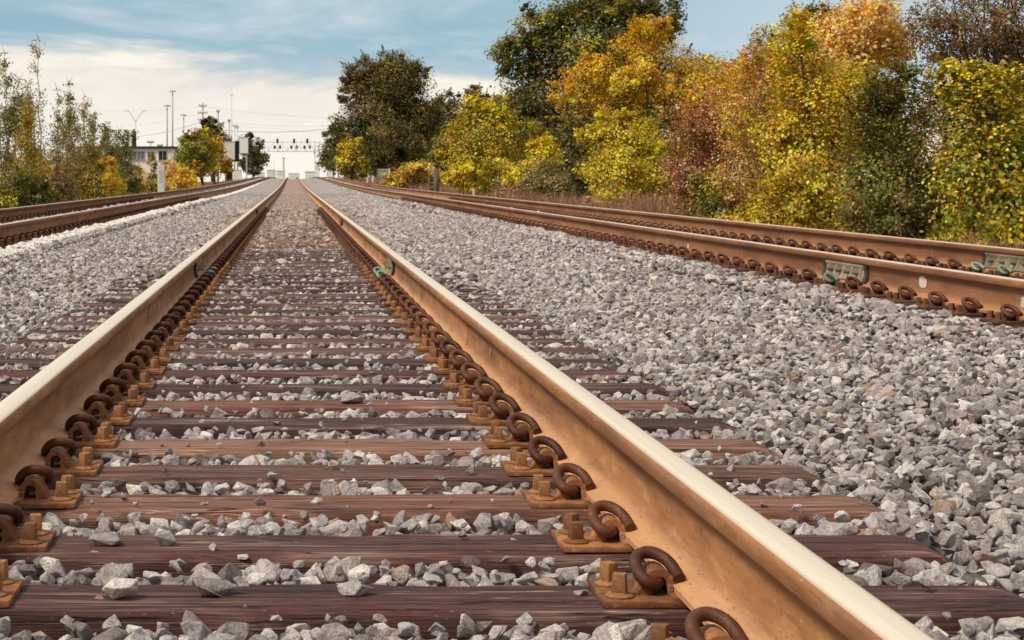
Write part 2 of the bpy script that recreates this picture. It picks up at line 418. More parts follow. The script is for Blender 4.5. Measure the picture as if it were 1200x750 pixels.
# ------------------------------------------------------------------ mesh builder
class MB:
    def __init__(s):
        s.v, s.f, s.m, s.sm = [], [], [], []
    def add(s, verts, faces, mi=0, smooth=False):
        o = len(s.v)
        s.v += [tuple(p) for p in verts]
        for f in faces:
            s.f.append([i + o for i in f]); s.m.append(mi); s.sm.append(smooth)
        return s
    def box(s, c, d, mi=0, bev=0.0, rot=None, taper=1.0):
        bm = bmesh.new()
        bmesh.ops.create_cube(bm, size=1)
        for v in bm.verts:
            k = taper if v.co.z > 0 else 1
            v.co = Vector((v.co.x * d[0] * k, v.co.y * d[1] * k, v.co.z * d[2]))
        if bev:
            bmesh.ops.bevel(bm, geom=bm.edges[:], offset=bev, segments=2, affect='EDGES', profile=0.6)
        if rot is not None:
            bm.transform(rot)
        bm.transform(Matrix.Translation(c))
        bm.verts.index_update()
        s.add([v.co for v in bm.verts], [[v.index for v in f.verts] for f in bm.faces], mi)
        bm.free()
        return s
    def tube(s, pts, rad, n=8, mi=0, caps=True, smooth=True):
        pts = [Vector(p) for p in pts]
        if not hasattr(rad, '__len__'):
            rad = [rad] * len(pts)
        rings = []
        up = None
        for i, p in enumerate(pts):
            t = (pts[min(i + 1, len(pts) - 1)] - pts[max(i - 1, 0)])
            if t.length < 1e-9: t = Vector((0, 0, 1))
            t.normalize()
            if up is None:
                a = Vector((0, 0, 1)) if abs(t.z) < 0.9 else Vector((1, 0, 0))
                up = (a - t * a.dot(t)).normalized()
            else:
                up = (up - t * up.dot(t))
                if up.length < 1e-6:
                    up = t.orthogonal()
                up.normalize()
            w = t.cross(up)
            rings.append([p + (up * math.cos(2 * PI * k / n) + w * math.sin(2 * PI * k / n)) * rad[i] for k in range(n)])
        vs = [q for r in rings for q in r]
        fs = []
        for i in range(len(pts) - 1):
            for k in range(n):
                a, b = i * n + k, i * n + (k + 1) % n
                fs.append([a, b, b + n, a + n])
        s.add(vs, fs, mi, smooth)
        if caps:
            o = len(s.v) - len(vs)
            s.f.append([o + k for k in range(n)][::-1]); s.m.append(mi); s.sm.append(False)
            o2 = o + (len(pts) - 1) * n
            s.f.append([o2 + k for k in range(n)]); s.m.append(mi); s.sm.append(False)
        return s
    def prism(s, poly, y0, y1, mi=0, axis='Y', smooth=False):
        """polygon in (x,z) extruded along y (or (x,y) along z)"""
        n = len(poly)
        if axis == 'Y':
            v = [(x, y0, z) for x, z in poly] + [(x, y1, z) for x, z in poly]
        else:
            v = [(x, y, y0) for x, y in poly] + [(x, y, y1) for x, y in poly]
        f = [[i, (i + 1) % n, (i + 1) % n + n, i + n] for i in range(n)]
        f += [list(range(n))[::-1], [i + n for i in range(n)]]
        return s.add(v, f, mi, smooth)
    def mesh(s, name, mats, sharp=None):
        me = bpy.data.meshes.new(name)
        me.from_pydata(s.v, [], s.f)
        for m in mats: me.materials.append(m)
        me.polygons.foreach_set('material_index', s.m)
        me.polygons.foreach_set('use_smooth', s.sm if sharp is None else [True] * len(s.f))
        bm = bmesh.new(); bm.from_mesh(me)
        bmesh.ops.recalc_face_normals(bm, faces=bm.faces[:]); bm.to_mesh(me); bm.free()
        if sharp is not None:
            me.set_sharp_from_angle(angle=R(sharp))
        return me

def obj(name, data, parent=None, loc=(0, 0, 0), rot=(0, 0, 0), **props):
    o = bpy.data.objects.new(name, data)
    C.objects.link(o)
    o.location = loc; o.rotation_euler = rot
    if parent is not None: o.parent = parent
    for k, v in props.items():
        if v is not None: o[k] = v
    return o

def thing(name, label, cat, loc=(0, 0, 0), rotz=0, group=None, data=None):
    return obj(name, data, None, loc, (0, 0, rotz), label=label, category=cat, group=group)

def copy_tree(o, parent=None):
    c = o.copy(); C.objects.link(c)
    c.parent = parent
    for ch in list(o.children):
        copy_tree(ch, c)
    return c

def spline(pts, sub=6):
    P = [Vector(p) for p in pts]
    P = [P[0] * 2 - P[1]] + P + [P[-1] * 2 - P[-2]]
    out = []
    for i in range(1, len(P) - 2):
        a, b, c, d = P[i - 1:i + 3]
        for k in range(sub):
            t = k / sub
            out.append(0.5 * ((2 * b) + (c - a) * t + (2 * a - 5 * b + 4 * c - d) * t * t + (3 * b - a - 3 * c + d) * t ** 3))
    out.append(P[-2])
    return out

# ------------------------------------------------------------------ ground and ballast bed
def grid_sheet(name, xs, ys, zf, m):
    v = [(x, y, zf(x, y)) for y in ys for x in xs]
    n = len(xs)
    f = [[j * n + i, j * n + i + 1, (j + 1) * n + i + 1, (j + 1) * n + i] for j in range(len(ys) - 1) for i in range(n - 1)]
    me = bpy.data.meshes.new(name); me.from_pydata(v, [], f); me.materials.append(m)
    me.polygons.foreach_set('use_smooth', [True] * len(f))
    return obj(name, me, kind='structure')

ys_far = list(range(-30, 60, 10)) + list(range(60, 300, 10)) + list(range(300, 1300, 40)) + [1400, 1800, 2500, 4000]
grid_sheet('ground', [-2500, -600, -150, -60, -30, -15, -9, -6.2, -3, 0, 3, 6.6, 9.5, 15, 30, 60, 150, 600, 2500], ys_far,
           lambda x, y: gz(y) - 0.47 - 0.0015 * max(0, abs(x) - 10) * (1 if abs(x) < 100 else 0.3), M['soil'])
bed_x = [-6.6, -6.1, -5.55, -4.7, -3.9, -3.2, -2.6, -1.9, -1.42, -1.0, -0.4, 0.4, 1.05, 1.48, 2.0, 2.9, 3.6, 4.3, 5.2, 6.0, 6.5, 7.05]
bed_y = [y for y in range(-8, 60, 4)] + [y for y in range(60, 300, 6)] + list(range(300, 700, 20))
def bed_z(x, y):
    lift = -0.045 + 0.04 * sstep(60, 95, y)
    return gz(y) + lerp_tab(CS, x) + lift - (0.12 if abs(x - 0.2) > 6.4 else 0)
grid_sheet('ballast_bed', bed_x, bed_y, bed_z, M['bed'])

# ------------------------------------------------------------------ rails
HALFP = [(0.076, 0.0), (0.076, 0.011), (0.052, 0.0175), (0.030, 0.026), (0.0165, 0.038), (0.0105, 0.055), (0.0088, 0.080), (0.0092, 0.115),
         (0.0125, 0.130), (0.0185, 0.138), (0.0345, 0.146), (0.0368, 0.149), (0.0372, 0.170), (0.0362, 0.1755), (0.0325, 0.1805), (0.026, 0.1833), (0.013, 0.1852), (0.0, 0.1860)]
PROFILE = HALFP + [(-x, z) for x, z in HALFP[:-1][::-1]]
NPF = len(PROFILE)
TOPI = set(i for i, (x, z) in enumerate(PROFILE) if z >= 0.1805 - 1e-6)
RAIL_Y = [y * 1.0 for y in range(-4, 70)] + [70 + 4 * k for k in range(0, 60)] + [310 + 15 * k for k in range(0, 16)]

def make_rail(X, z0, label, side, top, group=None):
    mb = MB()
    vs = []
    for y in RAIL_Y:
        zz = gz(y)
        wx = 0.0012 * mnoise.noise(Vector((X * 3.1, y * 0.35, 0)))
        vs += [(x + wx, y, z + zz) for x, z in PROFILE]
    fs = []; ms = []
    for j in range(len(RAIL_Y) - 1):
        for i in range(NPF):
            k = (i + 1) % NPF
            fs.append([j * NPF + i, j * NPF + k, (j + 1) * NPF + k, (j + 1) * NPF + i])
            ms.append(1 if (i in TOPI and k in TOPI) else 0)
    mb.v = vs; mb.f = fs; mb.m = ms; mb.sm = [True] * len(fs)
    me = mb.mesh('rail', [side, top], sharp=38)
    return thing('rail', label, 'rail', (X, 0, z0 + 0.02), 0, group, me)

rails = {}
rails['ML'] = make_rail(MID - HALF, 0, 'tan rusted rail with cream shiny top, left rail of the middle track', M['rail_side_mid'], M['rail_top_mid'])
rails['MR'] = make_rail(MID + HALF, 0, 'tan rusted rail with cream top running out at the lower right corner, middle track', M['rail_side_mid'], M['rail_top_mid'])
rails['RL'] = make_rail(RGT - HALF, SIDE_Z, 'brown rail of the right track nearer the middle, bordering the open gravel', M['rail_side_out'], M['rail_top_out'])
rails['RR'] = make_rail(RGT + HALF, SIDE_Z, 'brown rail of the right track beside the bushes and dry grass', M['rail_side_out'], M['rail_top_out'])
rails['LR'] = make_rail(LFT + HALF, SIDE_Z, 'brown rail of the left track beside the white dust strip', M['rail_side_out'], M['rail_top_out'])
rails['LL'] = make_rail(LFT - HALF, SIDE_Z, 'brown rail of the left track nearest the left shrubs', M['rail_side_out'], M['rail_top_out'])

def joint_bar(rail, yc, length, sides, insulated=True, near_dark=True):
    y0, y1 = yc - length / 2, yc + length / 2
    z = gz(yc)
    for s in sides:
        mb = MB()
        # profile hugging the web between foot and head
        prof = [(0.0125, 0.036), (0.032, 0.029), (0.037, 0.034), (0.030, 0.058), (0.022, 0.080), (0.022, 0.105), (0.030, 0.126), (0.030, 0.139), (0.016, 0.136)]
        mb.prism([(s * x, zz + z) for x, zz in prof], y0 + 0.05, y1 - 0.05, 0)
        pj = [(s * (x + (0.004 if x > 0.02 else 0)), zz + z + 0.001) for x, zz in prof]
        mb.prism(pj, y0, y0 + 0.052, 1)
        mb.prism(pj, y1 - 0.052, y1, 1)
        # uneven resin ribs on the outside
        for k in range(5):
            yy = y0 + 0.13 + k * (length - 0.26) / 4
            mb.box((s * 0.026, yy, 0.088 + z), (0.010, 0.030, 0.058), 0, 0.004)
        b = obj('joint_bar', mb.mesh('joint_bar', [M['jointbar'] if insulated else M['clip'], M['jointdark'] if insulated else M['clip']]), rail,
                label='grey green joint bar with dark end' if insulated else 'dark rusty joint bar')
        for k in range(4):
            yy = y0 + 0.19 + k * (length - 0.38) / 3
            bb = MB()
            hexp = [(0.018 * math.cos(PI / 3 * q), 0.018 * math.sin(PI / 3 * q)) for q in range(6)]
            bb.add([(s * 0.024, yy + a, 0.086 + z + c) for a, c in hexp] + [(s * 0.046, yy + a, 0.086 + z + c) for a, c in hexp],
                   [[q, (q + 1) % 6, (q + 1) % 6 + 6, q + 6] for q in range(6)] + [[5, 4, 3, 2, 1, 0], [6, 7, 8, 9, 10, 11]])
            bb.tube([(s * 0.04, yy, 0.086 + z), (s * 0.060, yy, 0.086 + z)], 0.010, 8)
            obj('bolt', bb.mesh('bolt', [M['bolt']]), b)

joint_bar(rails['ML'], 13.95, 0.95, (1, -1))
joint_bar(rails['MR'], 14.25, 0.95, (-1, 1))
joint_bar(rails['RL'], 11.85, 0.92, (-1, 1))
joint_bar(rails['RR'], 13.0, 1.0, (-1, 1))
joint_bar(rails['ML'], 37.0, 1.0, (1,), False)
joint_bar(rails['MR'], 28.2, 0.8, (-1,), False)

def weld(rail, y, matr, sides=(1, -1)):
    mb = MB()
    z = gz(y)
    prof = [(x + 0.0035, zz) for x, zz in HALFP if 0.012 < zz < 0.15]
    for s in sides:
        poly = [(s * x, zz + z) for x, zz in prof] + [(0.0, prof[-1][1] + z), (0.0, prof[0][1] + z)]
        mb.prism(poly, y - 0.022, y + 0.022, 0)
    obj('weld_collar', mb.mesh('weld_collar', [matr]), rail)
for k, ys_ in {'ML': (9.2, 17.2, 22.5), 'MR': (8.05, 10.9, 12.9, 18.2, 23.5), 'RL': (17.5, 14.6), 'RR': (14.6, 18.7, 25), 'LR': (31,), 'LL': (40,)}.items():
    for y in ys_:
        weld(rails[k], y, M['rail_side_mid'] if k[0] == 'M' else M['rail_side_mid'])

def paint(rail, y, s, w, h, zc=0.09):
    z = gz(y)
    mb = MB()
    n = 9
    pts = []
    for k in range(n):
        a = 2 * PI * k / n
        rr = 0.8 + 0.35 * random.random()
        sx = max(-1, min(1, 1.3 * math.cos(a))) * w / 2 * rr
        sz = max(-1, min(1, 1.3 * math.sin(a))) * h / 2 * rr
        pts.append((s * 0.0105, y + sx, zc + sz + z))
    mb.add(pts + [(p[0] + s * 0.0015, p[1], p[2]) for p in pts], [list(range(n)), [i + n for i in range(n)]] + [[i, (i + 1) % n, (i + 1) % n + n, i + n] for i in range(n)])
    obj('paint_mark', mb.mesh('paint_mark', [M['whitepaint']]), rail, label='small white paint mark on the web')
paint(rails['RL'], 10.42, -1, 0.13, 0.07, 0.092)
paint(rails['RL'], 8.98, -1, 0.08, 0.08, 0.07)
paint(rails['RL'], 16.6, -1, 0.06, 0.05, 0.06)
paint(rails['MR'], 7.15, -1, 0.02, 0.035, 0.085)
paint(rails['MR'], 12.0, -1, 0.03, 0.05, 0.08)
paint(rails['MR'], 16.0, -1, 0.05, 0.09, 0.075)
paint(rails['ML'], 9.9, 1, 0.03, 0.05, 0.085)

# ------------------------------------------------------------------ ties with their plates, spikes and clips
CLIP_PTS = [(-.100, .030, .036), (-.100, -.012, .036), (-.102, -.040, .035), (-.115, -.054, .036), (-.131, -.050, .044), (-.1395, -.028, .058),
            (-.136, -.002, .071), (-.119, .014, .079), (-.097, .010, .078), (-.077, -.006, .067), (-.066, -.026, .051), (-.063, -.045, .0425)]
def clip_mb(mb=None, sub=5, n=10, mi=0):
    mb = mb or MB()
    path = spline(CLIP_PTS, sub)
    rad = [0.0120] * len(path)
    rad[0] = 0.010
    mb.tube(path, rad, n, mi)
    return mb
def plate_mb(hi=True):
    mb = MB()
    mb.box((0, 0, 0.0065), (0.425, 0.190, 0.013), 0, 0.003)
    mb.box((0, 0, 0.0099), (0.17, 0.186, 0.0196), 0, 0.002)
    for s in (-1, 1):
        # cast shoulder: a hooped housing for the clip leg, on a block against the rail foot
        n = 9
        outer = [(0.031 * math.cos(PI * k / n), 0.024 + 0.036 * math.sin(PI * k / n)) for k in range(n + 1)]
        inner = [(0.0135 * math.cos(PI * k / n), 0.034 + 0.0125 * math.sin(PI * k / n)) for k in range(n + 1)]
        poly = [(0.040, 0.019)] + outer + [(-0.040, 0.019), (-0.0135, 0.019)] + inner[::-1] + [(0.0135, 0.019)]
        cx = s * 0.100
        # two jambs and a hoop as a strip so the hole is real
        ring_o = [(0.040, 0.012), (0.036, 0.022)] + outer[1:-1] + [(-0.036, 0.022), (-0.040, 0.012)]
        ring_i = [(0.0135, 0.012), (0.0135, 0.026)] + inner[1:-1] + [(-0.0135, 0.026), (-0.0135, 0.012)]
        m = len(ring_o)
        for y0, y1 in ((-0.040, 0.036),):
            vs = [(cx + x, y0, z) for x, z in ring_o] + [(cx + x, y0, z) for x, z in ring_i] + [(cx + x, y1, z) for x, z in ring_o] + [(cx + x, y1, z) for x, z in ring_i]
            fs = []
            for i in range(m - 1):
                fs += [[i, i + 1, m + i + 1, m + i], [2 * m + i, 3 * m + i, 3 * m + i + 1, 2 * m + i + 1],
                       [i, 2 * m + i, 2 * m + i + 1, i + 1], [m + i, m + i + 1, 3 * m + i + 1, 3 * m + i]]
            mb.add(vs, fs, 0)
        mb.box((cx - s * 0.0185, 0.0, 0.022), (0.010, 0.11, 0.022), 0, 0.003)
    return mb
def spike_mb():
    mb = MB()
    n = 14
    prof = [(0.026, 0.0125), (0.027, 0.016), (0.019, 0.0205), (0.0145, 0.022)]
    rings = []
    vs = [(r * math.cos(2 * PI * k / n), r * math.sin(2 * PI * k / n), z) for r, z in prof for k in range(n)]
    fs = [[j * n + k, j * n + (k + 1) % n, (j + 1) * n + (k + 1) % n, (j + 1) * n + k] for j in range(len(prof) - 1) for k in range(n)]
    fs.append([(len(prof) - 1) * n + k for k in range(n)])
    mb.add(vs, fs)
    mb.box((0, 0, 0.0385), (0.028, 0.028, 0.036), 0, 0.004, Matrix.Rotation(0.3, 4, 'Z'), 0.88)
    return mb
ME_PLATE = plate_mb().mesh('tie_plate', [M['plate']], sharp=35)
ME_CLIP = clip_mb().mesh('spring_clip', [M['clip']], sharp=50)
ME_CLIPG = clip_mb().mesh('spring_clip_green', [M['green']], sharp=50)
ME_SPIKE = spike_mb().mesh('screw_spike', [M['spike']], sharp=40)
# the far ties: plate and clips too small to tell apart
far = MB()
far.box((0, 0, 0.0065), (0.425, 0.19, 0.013), 0)
for s in (-1, 1):
    far.box((s * 0.100, 0, 0.031), (0.06, 0.075, 0.04), 0, 0, None, 0.7)
    pts = [(s * abs(x) if s > 0 else x, y * (-1 if s > 0 else 1), z) for x, y, z in CLIP_PTS]
    far.tube(spline(pts, 2), 0.0118, 6, 1)
    for q in (-1, 1):
        far.box((s * 0.176, q * 0.05, 0.033), (0.03, 0.03, 0.042), 0)
ME_FARPLATE = far.mesh('tie_plate_far', [M['plate_dark'], M['clip']])
ME_PLATED = plate_mb().mesh('tie_plate_dark', [M['plate_dark']], sharp=35)
ME_SPIKED = spike_mb().mesh('screw_spike_dark', [M['plate_dark']], sharp=40)

def tie_mesh(seed):
    rr = random.Random(seed)
    w = rr.uniform(0.225, 0.25); h = 0.18; ln = 2.74 + rr.uniform(-0.03, 0.05)
    nx, ny = 90, 12
    vs = []; fs = []
    def surf(u, q):
        # cross-section parameter q: left face up, over the top, right face down
        return u, q
    prof = []
    c = 0.014
    prof += [(-w / 2, -h), (-w / 2, -0.10), (-w / 2, -0.05), (-w / 2, -c), (-w / 2 + c * 0.4, -c * 0.35), (-w / 2 + c, 0)]
    for k in range(1, ny):
        prof.append((-w / 2 + c + (w - 2 * c) * k / ny, 0))
    prof += [(w / 2 - c, 0), (w / 2 - c * 0.4, -c * 0.35), (w / 2, -c), (w / 2, -0.05), (w / 2, -0.10), (w / 2, -h)]
    m = len(prof)
    off = Vector((seed * 13.7, seed * 3.1, 0))
    for i in range(nx + 1):
        x = -ln / 2 + ln * i / nx
        e = min(i, nx - i)
        for j, (y, z) in enumerate(prof):
            px, py, pz = x, y, z
            # long checks along the grain and worn edges
            g = mnoise.noise(Vector((x * 0.8, y * 34, z * 20)) + off)
            g2 = mnoise.noise(Vector((x * 3.0, y * 9, z * 9)) + off * 1.7)
            if z > -0.06:
                edge = max(0, (abs(y) - w / 2 + 0.03) / 0.03)
                pz += -0.004 * max(0, g - 0.1) * 2 + 0.003 * g2 - edge * 0.022 * max(0, mnoise.noise(Vector((x * 5, y * 2, 3)) + off))
                py += (0.004 * g2) * (1 if abs(y) > w / 2 - 0.02 else 0)
            if e <= 1:
                k = 1 - e / 2.0
                px += (0.018 * mnoise.noise(Vector((3.3 * seed, y * 18, z * 16))) * k) * 1.0
                pz -= 0.010 * k if z > -0.03 else 0
                if e == 0: pz -= 0.008 if z > -0.03 else 0
            vs.append((px, py, pz))
    for i in range(nx):
        for j in range(m - 1):
            fs.append([i * m + j, i * m + j + 1, (i + 1) * m + j + 1, (i + 1) * m + j])
    fs.append([j for j in range(m)]); fs.append([nx * m + j for j in range(m)][::-1])
    mb = MB(); mb.add(vs, fs)
    return mb.mesh('timber_tie', [M['tie']], sharp=40)
TIE_ME = [tie_mesh(s) for s in range(1, 9)]

TONE = {'maroon': (0.125, 0.052, 0.047), 'dark': (0.085, 0.040, 0.036), 'red': (0.25, 0.115, 0.080), 'tan': (0.30, 0.165, 0.108), 'brown': (0.155, 0.080, 0.060)}
ORD = ['first', 'second', 'third', 'fourth', 'fifth', 'sixth', 'seventh', 'eighth', 'ninth', 'tenth', 'eleventh', 'twelfth', 'thirteenth', 'fourteenth',
       'fifteenth', 'sixteenth', 'seventeenth', 'eighteenth', 'nineteenth', 'twentieth', 'twenty first', 'twenty second']
near_tones = ['maroon', 'maroon', 'red', 'brown', 'tan', 'dark', 'red', 'dark', 'maroon', 'dark', 'brown', 'maroon', 'dark', 'maroon', 'brown', 'dark', 'maroon', 'dark', 'brown', 'dark', 'maroon', 'dark']
ADJ = {'maroon': 'dark maroon timber tie', 'dark': 'nearly black timber tie', 'red': 'reddish worn timber tie', 'tan': 'pale tan worn timber tie', 'brown': 'brown timber tie'}

def make_tie(cx, z0, y, idx, tone, label, group, lod, greens=()):
    t = thing('timber_tie', label, 'railway tie', (cx, y, z0 + gz(y)), R(random.uniform(-0.25, 0.25)), group, TIE_ME[idx % 8])
    f = random.uniform(0.85, 1.15)
    t.color = (*[c * f for c in TONE[tone]], 1)
    for s in (-1, 1):
        if lod == 0:
            p = obj('tie_plate', ME_PLATE if z0 == 0 and y < random.uniform(8, 13) else ME_PLATED, t, (s * HALF, 0, 0.0))
            for q in (-1, 1):
                g = (s, q) in greens
                c = obj('spring_clip', ME_CLIPG if g else ME_CLIP, p, (0, random.uniform(-.004, .004), 0), (0, 0, (PI if q > 0 else 0) + R(random.uniform(-3, 3))), label='spring clip painted pale green' if g else None)
                for e in (-1, 1):
                    obj('screw_spike', ME_SPIKE if z0 == 0 and y < 16 else ME_SPIKED, p, (q * 0.176 + random.uniform(-.004, .004), e * 0.050 + random.uniform(-.006, .006), 0), (0, 0, random.uniform(0, 1.5)))
        else:
            obj('tie_plate', ME_FARPLATE, t, (s * HALF, 0, 0))
    return t

TIES_Y = {'middle': [], 'right': [], 'left': []}
k = 0
y = 2.955
while y < 44:
    lod = 0 if y < 24 else 1
    jy = y + (random.uniform(-.02, .02) if y > 4 else 0)
    TIES_Y['middle'].append(jy)
    greens = ()
    if abs(y - 14.1) < 0.55:
        greens = ((1, -1), (-1, 1), (1, 1), (-1, -1))
    if k == 0:
        tone = 'maroon'; lab = 'timber tie mostly below the bottom edge of the photo, in the middle track'
    elif k <= 22:
        tone = near_tones[k - 1]
        lab = f'{ADJ[tone]}, {ORD[k - 1]} up from the bottom edge across the middle track'
    else:
        tone = random.choice(['maroon', 'dark', 'brown', 'brown'] if y < 20 else ['brown', 'tan', 'tan'])
        lab = 'dark tie of the middle track, in the far rows around the green clips and beyond'
    make_tie(MID, 0, jy, k + (k * k) % 5, tone, lab, 'timber ties across the middle track', lod, greens)
    y += TIE; k += 1
for name, y0, y1, cx in (('right', 8.45, 58, RGT), ('left', 18.6, 60, LFT)):
    y = y0; k = 0
    while y < y1:
        jy = y + random.uniform(-.015, .015)
        TIES_Y[name].append(jy)
        greens = ()
        if name == 'right':
            g = []
            if abs(y - 11.85) < 0.42: g += [(-1, -1), (-1, 1)]
            if abs(y - 13.0) < 0.5: g += [(1, -1), (1, 1)]
            greens = tuple(g)
        make_tie(cx, SIDE_Z, jy, k * 3, random.choice(['dark', 'brown', 'maroon']),
                 'dark tie of the right track, almost buried in gravel beneath its brown rails' if name == 'right' else
                 'dark tie of the left track, almost buried in gravel beside the white dust',
                 f'timber ties under the {name} track', 0 if y < 22 and name == 'right' else 1, greens)
        y += TIE; k += 1

# ------------------------------------------------------------------ ballast stones
def rock(seed, n=14, flat=0.62):
    rr = np.random.default_rng(seed)
    p = rr.normal(size=(n, 3)); p /= np.linalg.norm(p, axis=1)[:, None]
    p *= rr.uniform(0.78, 1.0, (n, 1))
    p *= np.array([0.5, 0.5 * rr.uniform(0.62, 0.9), 0.5 * rr.uniform(0.48, 0.75)])
    bm = bmesh.new()
    for q in p: bm.verts.new(q)
    r = bmesh.ops.convex_hull(bm, input=bm.verts[:])
    bmesh.ops.delete(bm, geom=[e for e in r['geom_interior'] if isinstance(e, bmesh.types.BMVert)], context='VERTS')
    bmesh.ops.dissolve_limit(bm, angle_limit=R(16), verts=bm.verts[:], edges=bm.edges[:])
    bmesh.ops.bevel(bm, geom=bm.edges[:], offset=0.022, segments=1, affect='EDGES', profile=0.5)
    bmesh.ops.triangulate(bm, faces=[f for f in bm.faces if len(f.verts) > 4])
    bm.verts.index_update()
    v = [tuple(x.co) for x in bm.verts]; f = [[x.index for x in q.verts] for q in bm.faces]
    bm.free()
    return v, f

NROCK = 22
ROCKS = [rock(100 + i, random.choice([10, 12, 13, 15, 17])) for i in range(NROCK)]

def stone_points():
    P, S, I = [], [], []
    def region(y0, y1, cell, size, layer_dz, keep=1.0, marg=1.1):
        ny = int((y1 - y0) / cell)
        for j in range(ny):
            yb = y0 + j * cell
            xl = max(-6.1, -342 / FPX * yb - marg); xr = min(6.7, 858 / FPX * yb + marg)
            n = int((xr - xl) / cell)
            if n <= 0: continue
            xs = xl + (np.arange(n) + rng.uniform(-.45, .45, n) + 0.5) * cell
            yy = yb + rng.uniform(-.45, .45, n) * cell
            if keep < 1:
                msk = rng.random(n) < keep
                xs, yy = xs[msk], yy[msk]
            sz = np.clip(rng.lognormal(math.log(size), 0.40, len(xs)), size * 0.38, size * 1.9)
            for x, y, s in zip(xs, yy, sz):
                z = stone_level(x, y) + layer_dz
                add = True
                for nm, (cx, tz) in TRACKS.items():
                    d = abs(x - cx)
                    if d > 1.42: continue
                    dr = abs(d - HALF)
                    tys = TIES_Y[nm]
                    if tys and y < tys[-1] + .3 and y > tys[0] - .3:
                        i = min(range(max(0, int((y - tys[0]) / TIE) - 1), min(len(tys), int((y - tys[0]) / TIE) + 3)), key=lambda q: abs(tys[q] - y))
                        dt = abs(tys[i] - y)
                        on = dt < 0.122 + (0.3 * s if nm == 'middle' else 0)
                    else:
                        on, dt = False, 0.3
                    if nm == 'middle':
                        if on:
                            pr = 0.035 + 0.55 * sstep(19, 44, y)
                            if dr < 0.24: pr = 0.0
                            if d > 1.0: pr = max(pr, 0.02 + 0.80 * sstep(11, 22, y))
                            if rng.random() > pr or dt > 0.122 + .1: add = False; break
                            z = tz + 0.30 * s + layer_dz * 0.2
                            if y < 12 and d < 1.3: s = min(s, rng.uniform(0.012, 0.045))
                        else:
                            z += 0.031 - 0.007 * sstep(8, 16, y)
                            if d < 1.36: s = min(s, 0.095)
                        if dr < 0.13:
                            z = min(z, -0.022 + 0.012 * sstep(10, 24, y)); s = min(s, 0.06)
                    else:
                        inner = (d < HALF)
                        if on:
                            if dr < 0.225: add = False; break
                            if rng.random() > (0.72 if inner else 0.93): add = False; break
                            z = tz + 0.25 * s
                        else:
                            z = tz + 0.000 + layer_dz * 0.5
                            if dr < 0.15: z = tz - 0.02; s = min(s, 0.055)
                    break
                if add:
                    P.append((x, y, z + gz(y) - 0.31 * s + rng.normal(0, 0.0045))); S.append(s); I.append(rng.integers(NROCK))
    region(2.5, 13, 0.050, 0.064, -0.022)
    region(2.5, 13, 0.050, 0.058, 0.002, 0.85)
    region(13, 36, 0.056, 0.066, -0.014)
    region(13, 36, 0.060, 0.066, 0.006, 0.75)
    region(36, 78, 0.090, 0.105, -0.012)
    region(78, 160, 0.20, 0.22, -0.03)
    return np.array(P, dtype=np.float32), np.array(S, dtype=np.float32), np.array(I, dtype=np.int32)

SP, SS, SI = stone_points()
print('stones', len(SP))
n_pt = len(SP)
rv, rf, rid = [], [], []
for i, (v, f) in enumerate(ROCKS):
    o = len(rv)
    rv += v; rf += [[q + o for q in ff] for ff in f]; rid += [i] * len(v)
n_rv = len(rv)
me = bpy.data.meshes.new('ballast')
allv = np.vstack([np.array(rv, dtype=np.float32), SP])
me.from_pydata(allv.tolist(), [], rf)
me.materials.append(M['stone'])
def attr(name, typ, data):
    a = me.attributes.new(name, typ, 'POINT')
    a.data.foreach_set('vector' if typ == 'FLOAT_VECTOR' else 'value', np.ascontiguousarray(data).ravel())
attr('proto', 'INT', np.concatenate([np.array(rid, dtype=np.int32), np.full(n_pt, -1, dtype=np.int32)]))
attr('pick', 'INT', np.concatenate([np.zeros(n_rv, dtype=np.int32), SI]))
sc3 = SS[:, None] * rng.uniform(0.82, 1.22, (n_pt, 3)).astype(np.float32)
attr('size3', 'FLOAT_VECTOR', np.vstack([np.ones((n_rv, 3), dtype=np.float32), sc3]).astype(np.float32))
rot = np.stack([rng.normal(0, 0.42, n_pt), rng.normal(0, 0.42, n_pt), rng.uniform(0, 2 * PI, n_pt)], 1).astype(np.float32)
flip = rng.random(n_pt) < 0.18
rot[flip, 0] += 1.3
attr('turn', 'FLOAT_VECTOR', np.vstack([np.zeros((n_rv, 3), dtype=np.float32), rot]).astype(np.float32))
ballast = obj('ballast_gravel', me, kind='stuff', label='grey crushed stone ballast filling the ground between and around the tracks', category='gravel')

ng = bpy.data.node_groups.new('scatter_stones', 'GeometryNodeTree')
ng.interface.new_socket(name='Geometry', in_out='INPUT', socket_type='NodeSocketGeometry')
ng.interface.new_socket(name='Geometry', in_out='OUTPUT', socket_type='NodeSocketGeometry')
gi = ng.nodes.new('NodeGroupInput'); go = ng.nodes.new('NodeGroupOutput')
def named(name, typ):
    n = ng.nodes.new('GeometryNodeInputNamedAttribute'); n.data_type = typ
    n.inputs['Name'].default_value = name
    return n.outputs[0]
pid = named('proto', 'INT')
def sep(k):
    c = ng.nodes.new('FunctionNodeCompare'); c.data_type = 'INT'; c.operation = 'EQUAL'
    ints = [s for s in c.inputs if s.type == 'INT']
    ng.links.new(pid, ints[0]); ints[1].default_value = k
    s = ng.nodes.new('GeometryNodeSeparateGeometry'); s.domain = 'POINT'
    ng.links.new(gi.outputs[0], s.inputs['Geometry']); ng.links.new(c.outputs[0], s.inputs['Selection'])
    return s.outputs['Selection']
join = ng.nodes.new('GeometryNodeJoinGeometry')
for i in range(NROCK):
    g2i = ng.nodes.new('GeometryNodeGeometryToInstance')
    ng.links.new(sep(i), g2i.inputs[0])
    ng.links.new(g2i.outputs[0], join.inputs[0])
iop = ng.nodes.new('GeometryNodeInstanceOnPoints')
ng.links.new(sep(-1), iop.inputs['Points'])
